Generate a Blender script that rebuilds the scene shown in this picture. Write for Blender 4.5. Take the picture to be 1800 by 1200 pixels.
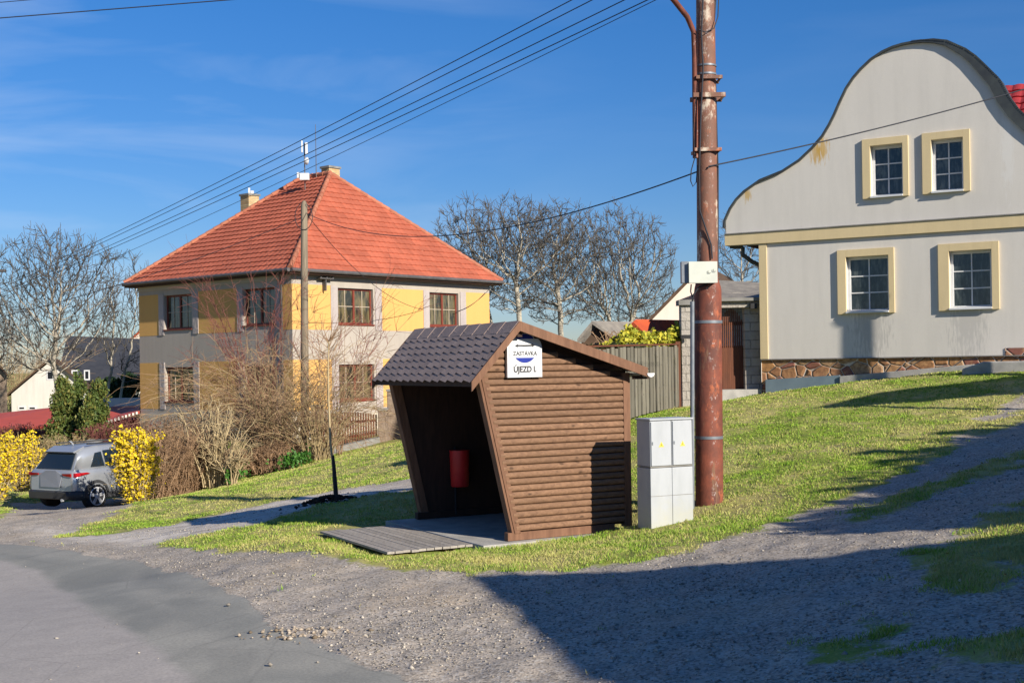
import bpy, bmesh, math, random
import numpy as np
from mathutils import Vector, Matrix
for o in list(bpy.data.objects): bpy.data.objects.remove(o)
scn = bpy.context.scene
R = math.radians
# ------------------------------------------------------------------ camera
FPX = 2200.0; EYE = 2.26; ROLL = 0.016; HORY = 640.0
cam_d = bpy.data.cameras.new("camera"); cam = bpy.data.objects.new("camera", cam_d)
scn.collection.objects.link(cam); scn.camera = cam
cam_d.sensor_width = 36.0; cam_d.lens = 36.0 * FPX / 1800.0
cam_d.shift_y = (HORY - 600.0) / 1800.0
cam_d.clip_start = 0.1; cam_d.clip_end = 6000
cam.location = (0, 0, EYE)
cam.rotation_euler = (Matrix.Rotation(R(90), 3, 'X') @ Matrix.Rotation(-ROLL, 3, 'Z')).to_euler()
scn.render.resolution_x = 1024; scn.render.resolution_y = 682
# ------------------------------------------------------------------ light
SUN_EL = R(24.5); SAZ = (0.656, -0.755)
world = bpy.data.worlds.new("World"); scn.world = world; world.use_nodes = True
wn = world.node_tree; wn.nodes.clear()
def wnode(t, **k):
    n = wn.nodes.new(t)
    for a, b in k.items(): setattr(n, a, b)
    return n
sky = wnode('ShaderNodeTexSky', sky_type='NISHITA', sun_disc=False, sun_elevation=SUN_EL,
            sun_rotation=math.atan2(SAZ[0], SAZ[1]), air_density=1.0, dust_density=0.0, ozone_density=4.0)
tc = wnode('ShaderNodeTexCoord')
hs = wnode('ShaderNodeHueSaturation'); hs.inputs['Saturation'].default_value = 1.28; hs.inputs['Value'].default_value = 1.0
wn.links.new(sky.outputs[0], hs.inputs['Color'])
mp = wnode('ShaderNodeMapping'); mp.inputs['Scale'].default_value = (1.6, 1.0, 8.5); mp.inputs['Rotation'].default_value = (0, R(-10), 0)
wn.links.new(tc.outputs['Generated'], mp.inputs['Vector'])
nz = wnode('ShaderNodeTexNoise'); nz.inputs['Scale'].default_value = 1.9; nz.inputs['Detail'].default_value = 6; nz.inputs['Roughness'].default_value = 0.52
nz.inputs['Distortion'].default_value = 0.7
wn.links.new(mp.outputs[0], nz.inputs['Vector'])
cr = wnode('ShaderNodeMapRange'); cr.inputs['From Min'].default_value = 0.46; cr.inputs['From Max'].default_value = 0.78
cr.inputs['To Max'].default_value = 0.36
wn.links.new(nz.outputs[0], cr.inputs['Value'])
sx_ = wnode('ShaderNodeSeparateXYZ'); wn.links.new(tc.outputs['Generated'], sx_.inputs[0])
xr_ = wnode('ShaderNodeMapRange'); xr_.inputs['From Min'].default_value = 0.06; xr_.inputs['From Max'].default_value = -0.2; xr_.inputs['To Min'].default_value = 0.12; wn.links.new(sx_.outputs[0], xr_.inputs['Value'])
cm_ = wnode('ShaderNodeMath', operation='MULTIPLY'); wn.links.new(cr.outputs[0], cm_.inputs[0]); wn.links.new(xr_.outputs[0], cm_.inputs[1])
mixc = wnode('ShaderNodeMix', data_type='RGBA')
wn.links.new(cm_.outputs[0], mixc.inputs[0]); tint = wnode('ShaderNodeMix', data_type='RGBA', blend_type='MULTIPLY'); tint.inputs[0].default_value = 1.0; 
sz = wnode('ShaderNodeSeparateXYZ'); wn.links.new(tc.outputs['Generated'], sz.inputs[0])
zr_ = wnode('ShaderNodeMapRange'); zr_.inputs['From Min'].default_value = 0.0; zr_.inputs['From Max'].default_value = 0.3; wn.links.new(sz.outputs[2], zr_.inputs['Value'])
tg_ = wnode('ShaderNodeMix', data_type='RGBA'); tg_.inputs[6].default_value = (0.56, 0.60, 0.78, 1); tg_.inputs[7].default_value = (0.78, 0.84, 1.04, 1); wn.links.new(zr_.outputs[0], tg_.inputs[0]); wn.links.new(tg_.outputs[2], tint.inputs[7])
wn.links.new(hs.outputs[0], tint.inputs[6]); wn.links.new(tint.outputs[2], mixc.inputs[6]); mixc.inputs[7].default_value = (6.0, 7.0, 8.6, 1)
bg = wnode('ShaderNodeBackground'); bg.inputs['Strength'].default_value = 0.075
wo = wnode('ShaderNodeOutputWorld')
wn.links.new(mixc.outputs[2], bg.inputs['Color']); wn.links.new(bg.outputs[0], wo.inputs[0])
sun_d = bpy.data.lights.new("sun", 'SUN'); sun = bpy.data.objects.new("sun", sun_d); scn.collection.objects.link(sun)
sun_d.energy = 5.0; sun_d.angle = R(0.55); sun_d.color = (1.0, 0.92, 0.79)
sv = Vector((SAZ[0] * math.cos(SUN_EL), SAZ[1] * math.cos(SUN_EL), math.sin(SUN_EL)))
sun.rotation_euler = sv.to_track_quat('Z', 'Y').to_euler(); sun.location = (20, -30, 30)
scn.view_settings.view_transform = 'Standard'; scn.view_settings.look = 'None'
scn.view_settings.gamma = 1.0; scn.view_settings.exposure = 0.6; scn.view_settings.use_curve_mapping = False
# ------------------------------------------------------------------ helpers
def hor(px): return HORY - ROLL * (px - 900.0)
def P(px, py, d):
    u = (px - 900.0); v = -(py - HORY)
    c, s = math.cos(ROLL), math.sin(ROLL)
    X = u * c + v * s; Z = -u * s + v * c
    return Vector((X / FPX * d, d, EYE + Z / FPX * d))
def ray(px, py): return P(px, py, 1.0) - Vector((0, 0, EYE))
def tag(o, label=None, cat=None, group=None, kind=None):
    if label: o['label'] = label
    if cat: o['category'] = cat
    if group: o['group'] = group
    if kind: o['kind'] = kind
    return o
WLOC = {}
def thing(name, loc, label, cat, group=None):
    o = bpy.data.objects.new(name, None); scn.collection.objects.link(o)
    o.location = loc; o.empty_display_size = 0.2; WLOC[o.name] = Vector(loc)
    return tag(o, label, cat, group)
class MB:
    def __init__(s): s.v = []; s.f = []; s.col = []; s.cur = 0.5; s.sm = []
    def add(s, vs, fs, smooth=False):
        b = len(s.v); s.v.extend([tuple(p) for p in vs])
        s.f.extend([tuple(i + b for i in f) for f in fs])
        s.col.extend([s.cur] * len(fs)); s.sm.extend([smooth] * len(fs)); return s
    def hexa(s, p):  # 8 corners: bottom 0-3 ccw, top 4-7
        return s.add(p, [(0, 3, 2, 1), (4, 5, 6, 7), (0, 1, 5, 4), (1, 2, 6, 5), (2, 3, 7, 6), (3, 0, 4, 7)])
    def box(s, o, a, b, c):  # origin + 3 edge vectors
        o, a, b, c = map(Vector, (o, a, b, c))
        if a.cross(b).dot(c) < 0: a, b = b, a
        return s.hexa([o, o + a, o + a + b, o + b, o + c, o + a + c, o + a + b + c, o + b + c])
    def bar(s, p, q, w, h, up=(0, 0, 1)):
        p, q = Vector(p), Vector(q); d = (q - p)
        sd = d.cross(Vector(up)); sd = (sd.normalized() if sd.length > 1e-6 else Vector((1, 0, 0))); u = sd.cross(d).normalized()
        return s.box(p - sd * w / 2 - u * h / 2, sd * w, u * h, d)
    def poly(s, pts, ext):
        n = len(pts); e = Vector(ext); pts = [Vector(p) for p in pts]
        nrm = Vector((0, 0, 0))
        for i in range(n): nrm += pts[i].cross(pts[(i + 1) % n])
        if nrm.dot(e) > 0: pts = pts[::-1]
        return s.add(pts + [p + e for p in pts],
                     [tuple(range(n)), tuple(range(2 * n - 1, n - 1, -1))] + [(i, i + n, (i + 1) % n + n, (i + 1) % n) for i in range(n)])
    def quad(s, a, b, c, d): return s.add([a, b, c, d], [(0, 1, 2, 3)])
    def tube(s, pts, rad, n=8, caps=True, smooth=True):
        pts = [Vector(p) for p in pts]; m = len(pts)
        if not hasattr(rad, '__len__'): rad = [rad] * m
        vs = []; fs = []; pu = None
        for i, p in enumerate(pts):
            d = (pts[min(i + 1, m - 1)] - pts[max(i - 1, 0)])
            if d.length < 1e-9: d = Vector((0, 0, 1))
            d.normalize()
            if pu is None:
                a = Vector((0, 0, 1)) if abs(d.z) < 0.9 else Vector((1, 0, 0)); pu = d.cross(a).normalized()
            else:
                pu = (pu - d * pu.dot(d)); pu = pu.normalized() if pu.length > 1e-6 else d.orthogonal().normalized()
            w = d.cross(pu)
            for k in range(n):
                t = 2 * math.pi * k / n
                vs.append(p + (pu * math.cos(t) + w * math.sin(t)) * rad[i])
        for i in range(m - 1):
            for k in range(n):
                k2 = (k + 1) % n
                fs.append((i * n + k, i * n + k2, (i + 1) * n + k2, (i + 1) * n + k))
        s.add(vs, fs, smooth)
        if caps and n > 3:
            s.add(vs[:n], [tuple(range(n - 1, -1, -1))]); s.add(vs[-n:], [tuple(range(n))])
        return s
    def build(s, name, m, parent=None, bevel=0, loc=None):
        me = bpy.data.meshes.new(name); off = Vector((0, 0, 0))
        if parent is not None: off = WLOC[parent.name]
        elif loc is not None: off = Vector(loc)
        me.from_pydata([(x - off.x, y - off.y, z - off.z) for x, y, z in s.v], [], s.f)
        me.polygons.foreach_set('use_smooth', s.sm)
        at = me.attributes.new('rnd', 'FLOAT', 'FACE'); at.data.foreach_set('value', s.col)
        me.materials.append(m); me.update()
        o = bpy.data.objects.new(name, me); scn.collection.objects.link(o)
        if parent is not None: o.parent = parent; WLOC[o.name] = off
        else: o.location = off; WLOC[o.name] = off
        if bevel:
            b = o.modifiers.new('bevel', 'BEVEL'); b.width = bevel; b.segments = 2; b.limit_method = 'ANGLE'
        return o
def fastmesh(name, V, F, k, m, parent=None, attr=None, loc=None, smooth=False):
    me = bpy.data.meshes.new(name); off = WLOC[parent.name] if parent is not None else Vector(loc or (0, 0, 0))
    V = np.asarray(V, dtype=np.float32) - np.array(off, dtype=np.float32)
    n = len(F); me.vertices.add(len(V)); me.vertices.foreach_set('co', V.ravel())
    me.loops.add(n * k); me.loops.foreach_set('vertex_index', np.asarray(F, dtype=np.int32).ravel())
    me.polygons.add(n); me.polygons.foreach_set('loop_start', np.arange(n, dtype=np.int32) * k)
    me.polygons.foreach_set('loop_total', np.full(n, k, dtype=np.int32))
    me.update(calc_edges=True)
    if smooth: me.polygons.foreach_set('use_smooth', np.ones(n, dtype=bool))
    if attr:
        for nm, dom, vals in attr:
            a = me.attributes.new(nm, 'FLOAT', dom); a.data.foreach_set('value', np.asarray(vals, dtype=np.float32))
    me.materials.append(m); me.validate()
    o = bpy.data.objects.new(name, me); scn.collection.objects.link(o)
    if parent is not None: o.parent = parent
    else: o.location = off
    WLOC[o.name] = Vector(off)
    return o
# ------------------------------------------------------------------ materials
class NT:
    def __init__(s, name, rough=0.8, spec=0.3, metal=0.0):
        s.m = bpy.data.materials.new(name); s.m.use_nodes = True; s.t = s.m.node_tree
        s.b = s.t.nodes['Principled BSDF']; s.b.inputs['Roughness'].default_value = rough
        s.b.inputs['Specular IOR Level'].default_value = spec; s.b.inputs['Metallic'].default_value = metal
        s.co = s.n('ShaderNodeTexCoord').outputs['Object']
    def n(s, t, **k):
        x = s.t.nodes.new(t)
        for a, b in k.items(): setattr(x, a, b)
        return x
    def l(s, a, b): s.t.links.new(a, b)
    def mapv(s, sc=(1, 1, 1), rot=(0, 0, 0), loc=(0, 0, 0)):
        m = s.n('ShaderNodeMapping'); m.inputs['Scale'].default_value = sc; m.inputs['Rotation'].default_value = rot; m.inputs['Location'].default_value = loc
        s.l(s.co, m.inputs['Vector']); return m.outputs[0]
    def noise(s, scale, detail=4, vec=None, rough=0.55, dist=0.0):
        x = s.n('ShaderNodeTexNoise'); x.inputs['Scale'].default_value = scale; x.inputs['Detail'].default_value = detail
        x.inputs['Roughness'].default_value = rough; x.inputs['Distortion'].default_value = dist
        s.l(vec if vec is not None else s.co, x.inputs['Vector']); return x.outputs[0]
    def voro(s, scale, feature='F1', vec=None, out=0, rand=1.0):
        x = s.n('ShaderNodeTexVoronoi', feature=feature); x.inputs['Scale'].default_value = scale; x.inputs['Randomness'].default_value = rand
        s.l(vec if vec is not None else s.co, x.inputs['Vector']); return x.outputs[out]
    def attr(s, name):
        x = s.n('ShaderNodeAttribute', attribute_name=name); return x.outputs['Fac']
    def rng(s, v, a, b, c=0.0, d=1.0):
        x = s.n('ShaderNodeMapRange'); x.inputs[1].default_value = a; x.inputs[2].default_value = b; x.inputs[3].default_value = c; x.inputs[4].default_value = d
        s.l(v, x.inputs[0]); return x.outputs[0]
    def math(s, op, a, b=None, clamp=False):
        x = s.n('ShaderNodeMath', operation=op, use_clamp=clamp)
        for i, q in enumerate((a, b)):
            if q is None: continue
            if isinstance(q, (int, float)): x.inputs[i].default_value = q
            else: s.l(q, x.inputs[i])
        return x.outputs[0]
    def mix(s, f, a, b, mode='MIX'):
        x = s.n('ShaderNodeMix', data_type='RGBA', blend_type=mode)
        for sock, q in ((x.inputs[0], f), (x.inputs[6], a), (x.inputs[7], b)):
            if isinstance(q, (int, float)): sock.default_value = q
            elif isinstance(q, tuple): sock.default_value = (q[0], q[1], q[2], 1)
            else: s.l(q, sock)
        return x.outputs[2]
    def color(s, c):
        if isinstance(c, tuple): s.b.inputs['Base Color'].default_value = (c[0], c[1], c[2], 1)
        else: s.l(c, s.b.inputs['Base Color'])
    def bump(s, h, strength=0.4, dist=0.01):
        x = s.n('ShaderNodeBump'); x.inputs['Strength'].default_value = strength; x.inputs['Distance'].default_value = dist
        s.l(h, x.inputs['Height']); s.l(x.outputs[0], s.b.inputs['Normal'])
def simple(name, c1, c2=None, scale=3.0, rough=0.8, spec=0.3, metal=0.0, bump=0.3, bscale=None, bd=0.01, stretch=(1, 1, 1), rnd=0.0):
    t = NT(name, rough, spec, metal); c2 = c2 or tuple(x * 0.72 for x in c1)
    v = t.mapv(stretch)
    n1 = t.noise(scale, 6, v); c = t.mix(t.rng(n1, 0.33, 0.67), c1, c2)
    if rnd: c = t.mix(t.rng(t.attr('rnd'), 0, 1, 0, rnd), c, tuple(x * 0.35 for x in c1))
    t.color(c)
    if bump: t.bump(t.noise(bscale or scale * 6, 5, v), bump, bd)
    return t.m
def wood(name, c1, c2, ax=(1, 12, 12), scale=2.2, rough=0.75, rnd=0.5, knots=True, rot=(0, 0, 0)):
    t = NT(name, rough, 0.25)
    v = t.mapv(ax, rot); n1 = t.noise(scale, 7, v, 0.62, 0.6)
    c = t.mix(t.rng(n1, 0.35, 0.66), c1, c2)
    if knots:
        k = t.voro(1.0, vec=t.mapv((2.4, 9, 9), rot)); k2 = t.rng(t.noise(3.1, 2), .5, .56)
        c = t.mix(t.math('MULTIPLY', t.rng(k, 0.1, 0.22, 0.9, 0.0), k2), c, tuple(x * 0.28 for x in c2))
    if rnd: c = t.mix(t.rng(t.attr('rnd'), 0, 1, 0, rnd), c, tuple(x * 0.4 for x in c1))
    big = t.noise(0.9, 3); c = t.mix(t.rng(big, 0.4, 0.7, 0, 0.35), c, tuple(x * 0.5 for x in c1))
    t.color(c); t.bump(n1, 0.35, 0.006); return t.m
MAT = {}
def plaster(name, c, dirt=0.25, roughcast=False, yb=None, stains=None):
    t = NT(name, 0.92, 0.15)
    streak = t.noise(1.4, 5, t.mapv((3.0, 3.0, 0.35)), 0.6)
    big = t.noise(0.45, 4)
    col = t.mix(t.rng(streak, 0.42, 0.72, 0, dirt), c, tuple(x * 0.62 for x in c))
    col = t.mix(t.rng(big, 0.4, 0.7, 0, dirt * 0.9), col, tuple(x * 0.75 for x in c))
    col = t.mix(t.rng(t.noise(60, 3), 0.35, 0.65, 0, 0.12), col, tuple(x * 0.6 for x in c))
    col = t.mix(t.rng(t.noise(8, 6, rough=.7), .5, .75, 0, dirt * .5), col, tuple(x * 1.18 for x in c))
    for (sp_, sr_, sc_) in (stains or ()):
        vm = t.n('ShaderNodeVectorMath', operation='SUBTRACT'); t.l(t.co, vm.inputs[0]); vm.inputs[1].default_value = sp_; v2 = t.n('ShaderNodeVectorMath', operation='MULTIPLY'); t.l(vm.outputs[0], v2.inputs[0]); v2.inputs[1].default_value = sr_
        ln_ = t.n('ShaderNodeVectorMath', operation='LENGTH'); t.l(v2.outputs[0], ln_.inputs[0]); f_ = t.math('ADD', ln_.outputs['Value'], t.math('MULTIPLY', t.math('SUBTRACT', t.noise(6, 5, t.mapv((4, 4, .7))), .5), 3.0)); col = t.mix(t.rng(f_, .5, 1.1, .75, 0), col, sc_)
    t.color(col)
    if roughcast: t.bump(t.voro(9, 'SMOOTH_F1'), .7, 0.02)
    else: t.bump(t.noise(70, 5), 0.35, 0.006)
    return t.m
M_ = MAT
def hglass():
    t = NT('curtained_dark_glass', 0.06, 0.8); n = t.noise(2.4, 4, t.mapv((2.0, 2.0, .5)), .6); t.color(t.mix(t.rng(n, .42, .6), (.03, .028, .02), (.15, .12, .06))); return t.m
M_['hglass'] = hglass()
M_['glass'] = (lambda t: (t.color((0.012, 0.016, 0.022)), t.m)[1])(NT('window_glass', 0.04, 0.9))
def curtain_glass():
    t = NT('curtained_glass', 0.07, 0.8)
    n = t.noise(7, 4, t.mapv((1.5, 1.5, 0.35)), 0.7); n2 = t.noise(3, 5)
    c = t.mix(t.rng(n, 0.45, 0.62), (0.02, 0.028, 0.033), (0.075, 0.09, 0.09)); c = t.mix(t.rng(n2, 0.5, 0.75), c, (0.015, 0.02, 0.018))
    t.color(c); return t.m
M_['cglass'] = curtain_glass()
M_['white'] = simple('white_paint', (0.66, 0.67, 0.68), (0.58, 0.59, 0.6), 4, 0.5, 0.4, bump=0.05)
M_['black'] = simple('black_rubber', (0.018, 0.018, 0.02), (0.03, 0.03, 0.03), 8, 0.7, 0.3, bump=0.1)
M_['cable'] = simple('black_cable', (0.02, 0.022, 0.03), (0.03, 0.032, 0.04), 8, 0.6, 0.3, bump=0)
M_['zinc'] = simple('galvanised_steel', (0.22, 0.24, 0.26), (0.15, 0.17, 0.2), 6, 0.5, 0.5, 0.4, bump=0.1)
M_['concrete'] = simple('concrete', (0.42, 0.4, 0.37), (0.3, 0.29, 0.27), 4, 0.95, 0.15, bump=0.5, bscale=40)
M_['darkconcrete'] = simple('weathered_concrete', (0.27, 0.26, 0.245), (0.17, 0.165, 0.15), 3, 0.95, 0.15, bump=0.5, bscale=40)
# ------------------------------------------------------------------ terrain
CP = [(905,950,16.3),(735,918,18.8),(1105,912,17.2),(694,982,14.9),(560,947,16.7),(1170,925,16.1),(1247,885,17.4),
      (1110,740,27.5),(1195,718,31.5),(1345,692,31.0),(1770,645,28.2),(1800,700,24.0),(1560,800,19.0),(1800,770,19.0),
      (1800,850,14.5),(1800,1000,9.5),(1800,1200,6.8),(1300,1200,8.0),(900,1200,9.0),(400,1200,9.3),(0,1200,9.6),
      (300,1000,16.5),(0,960,21.0),(150,940,24.0),(100,903,33.0),(0,892,32.0),(300,880,29.0),(250,942,22.0),(470,840,33.0),
      (590,880,21.5),(700,850,25.0),(700,778,38.0),(620,797,40.0)]
W = [tuple(P(*c)) for c in CP]
W += [(0, 0, .4), (0, 4, .25), (6, -6, .9), (-8, 0, 0), (10, 2, 1.0), (16, 8, 1.6), (-16, 52, -0.6), (-8, 50, -.4), (0, 52, .2), (10, 45, 1.6),
      (25, 30, 2.6), (-30, 80, -2), (0, 90, 0), (30, 90, 2), (-30, 30, -1.8), (-60, 60, -3), (60, 60, 4), (-60, 150, -3), (0, 160, 0), (70, 150, 4),
      (-30, 5, -.6), (30, -5, 1.8), (0, -40, 0.8), (-40, -30, 0), (40, -40, 2)]
W = np.array(W)
def _U(r2): return np.where(r2 > 1e-9, r2 * np.log(np.maximum(r2, 1e-9)) * 0.5, 0.0)
_n = len(W); _K = _U(((W[:, None, :2] - W[None, :, :2]) ** 2).sum(-1)) + np.eye(_n) * 0.6
_A = np.zeros((_n + 3, _n + 3)); _A[:_n, :_n] = _K; _A[:_n, _n] = 1; _A[:_n, _n + 1:] = W[:, :2]; _A[_n, :_n] = 1; _A[_n + 1:, :_n] = W[:, :2].T
_w = np.linalg.solve(_A, np.concatenate([W[:, 2], [0, 0, 0]]))
def zga(x, y):
    x = np.atleast_1d(np.asarray(x, float)); y = np.atleast_1d(np.asarray(y, float))
    out = np.empty(len(x)); O_ = P(905, 950, 16.3); ru_ = (x - O_.x) * .875 + (y - O_.y) * .484; rv_ = (x - O_.x) * -.484 + (y - O_.y) * .875
    for i in range(0, len(x), 20000):
        xs, ys = x[i:i + 20000], y[i:i + 20000]
        r2 = (xs[:, None] - W[None, :, 0]) ** 2 + (ys[:, None] - W[None, :, 1]) ** 2
        out[i:i + 20000] = _U(r2) @ _w[:_n] + _w[_n] + _w[_n + 1] * xs + _w[_n + 2] * ys
    ed = np.maximum(np.maximum(np.maximum(-1.85 - ru_, ru_ - 1.9), -.12 - rv_), rv_ - 3.0)
    fl = np.clip(1 - np.maximum(ed, 0) / .5, 0, 1); fl = fl * fl * (3 - 2 * fl); out = out * (1 - fl) + np.minimum(out, -.13 + .035 * np.clip(ru_ + .5, 0, 3)) * fl
    far = np.clip((np.hypot(x, y) - 66) / 40, 0, 1)
    return out * (1 - far) + (-1.0) * far
def zg(x, y): return float(zga([x], [y])[0])
def hit(px, py):
    r = ray(px, py); d = np.concatenate([np.arange(4, 60, 0.05), np.arange(60, 300, .5)])
    z = EYE + r.z * d; g = zga(r.x * d, d); k = np.argmax(z < g)
    if not (z < g).any(): k = len(d) - 1
    return (r.x * d[k], d[k])
def G(x, y, dz=0): return Vector((x, y, zg(x, y) + dz))
def sdist(poly, x, y):   # signed distance, positive inside
    poly = np.array(poly); n = len(poly); best = np.full(len(x), 1e9); ins = np.zeros(len(x), bool)
    for i in range(n):
        a = poly[i]; b = poly[(i + 1) % n]; e = b - a; L = max((e ** 2).sum(), 1e-9)
        t = np.clip(((x - a[0]) * e[0] + (y - a[1]) * e[1]) / L, 0, 1)
        best = np.minimum(best, np.hypot(x - a[0] - t * e[0], y - a[1] - t * e[1]))
        c = ((a[1] > y) != (b[1] > y)); den = (b[1] - a[1]) if abs(b[1] - a[1]) > 1e-9 else 1e-9
        ins ^= c & (x < (b[0] - a[0]) * (y - a[1]) / den + a[0])
    return np.where(ins, best, -best)
def wp(pts): return [hit(*p) for p in pts]
A_edge = wp([(0,955),(120,968),(230,987),(330,1012),(420,1050),(475,1100),(560,1138),(640,1170),(720,1199)])
ASPH = [(-90, 75), (-45, 42)] + A_edge + [(-.4, 6), (1, 0), (4, -40), (-60, -40)]
L_edge = wp([(-0,985),(70,1005),(130,1050),(180,1085),(240,1112),(330,1190)])
LITE = [(-60, 40)] + L_edge + [(-1.6, 5), (0, -40), (-60, -40)]
ISL = wp([(270,958),(400,972),(500,966),(560,977),(640,993),(700,1004),(830,1009),(1000,1004),(1120,985),(1240,958),(1350,926),(1440,893),(1500,873),(1580,838),(1640,812),(1720,768),(1800,742)])
up = wp([(380,937),(500,907),(590,884),(722,862)])
ISLAND = ISL + [(14, 22), (30, 26), (30, 45), (-6, 45), (-3, 30), (1.5, 24.5)] + [tuple(p) for p in up[::-1]]
BANK = wp([(105,946),(230,934),(420,896),(560,868),(700,846)]) + [(0.5, 26.5), (1, 45), (-60, 70), (-14, 36)] + wp([(232,872),(232,893),(160,920)])
NEARL = wp([(0,912),(12,905),(30,893),(10,880)]) + [(-25, 36), (-30, 28)]
DK = [wp(q) for q in ([(0,972),(130,984),(228,1000),(215,1022),(140,1030),(60,1000)], [(78,1003),(242,1112),(335,1078),(270,1058),(200,1030),(150,1008)], [(255,1000),(330,1015),(300,1040),(235,1030)], [(262,1052),(420,1058),(478,1108),(430,1124),(330,1108)], [(440,1199),(470,1184),(600,1180),(700,1199)])]
PALE = wp([(60,925),(150,938),(230,936),(420,897),(560,869),(710,848),(722,862),(590,884),(500,907),(380,937),(250,955),(120,952)])
G2 = wp([(1575,1015),(1640,962),(1720,925),(1800,893)]) + [(7, 14), (8.5, 12.5), (6.5, 9.5)] + wp([(1800,1000),(1720,1040),(1640,1038)])
G3 = wp([(1480,905),(1590,868),(1700,825),(1800,795),(1800,815),(1700,850),(1600,885),(1520,915)])
G4 = wp([(1400,1142),(1450,1128),(1560,1135),(1590,1148),(1500,1158)])
G5 = wp([(1670,1160),(1700,1125),(1800,1112),(1800,1165)])
G6 = wp([(1500,1103),(1540,1098),(1575,1106),(1540,1114)])
PATHP = wp([(1715,738),(1755,718),(1800,695),(1800,722),(1760,738)])
PATH2 = wp([(1660,778),(1690,766),(1755,766),(1740,778),(1690,783)])
def hash_noise(x, y, s):   # cheap value-noise
    x = x * s; y = y * s; xi = np.floor(x).astype(int); yi = np.floor(y).astype(int); fx = x - xi; fy = y - yi
    fx = fx * fx * (3 - 2 * fx); fy = fy * fy * (3 - 2 * fy)
    def h(a, b):
        v = np.sin(a * 127.1 + b * 311.7) * 43758.5453; return v - np.floor(v)
    return (h(xi, yi) * (1 - fx) + h(xi + 1, yi) * fx) * (1 - fy) + (h(xi, yi + 1) * (1 - fx) + h(xi + 1, yi + 1) * fx) * fy
def gza(x, y): return zga(x, y) + (hash_noise(x, y, 2.1) - .5) * .05 + (hash_noise(x, y, 7.0) - .5) * .022
def masks(x, y):
    j = (hash_noise(x, y, 1.7) - .5) * .35 + (hash_noise(x + 9, y, 5.3) - .5) * .22
    sm = lambda s, w: np.clip(s / w + .5, 0, 1)
    asp = sm(sdist(ASPH, x, y) + j * .4, .22)
    lite = sm(sdist(LITE, x, y) + j * .3, .12)
    g = np.maximum(sdist(ISLAND, x, y), sdist(BANK, x, y)); g = np.maximum(g, sdist(NEARL, x, y))
    gr = sm(g + j * .8, .5)
    for q in (G2, G3, G4, G5, G6):
        gr = np.maximum(gr, sm(sdist(q, x, y) + j * 1.3, .7) * .85)
    far = (np.hypot(x, y) > 60) | (x < -26) & (y > 30); gr = np.where(far, 1.0, gr)
    for q in (PATHP, PATH2): gr = gr * (1 - sm(sdist(q, x, y) + j, .5) * .9)
    gr = gr * (1 - asp)
    return asp, lite, gr
# fine grid, finer near the middle of the view
tn = np.concatenate([-np.geomspace(40, .6, 50)[:-1], np.linspace(-.6, .6, 430), np.geomspace(.6, 40, 50)[1:]])
dd = np.concatenate([np.geomspace(2.2, 60, 400), np.geomspace(60, 3500, 50)[1:]])
TT, DD = np.meshgrid(tn, dd); GX = np.clip((TT * DD).ravel(), -6000, 6000); GY = DD.ravel()
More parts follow.
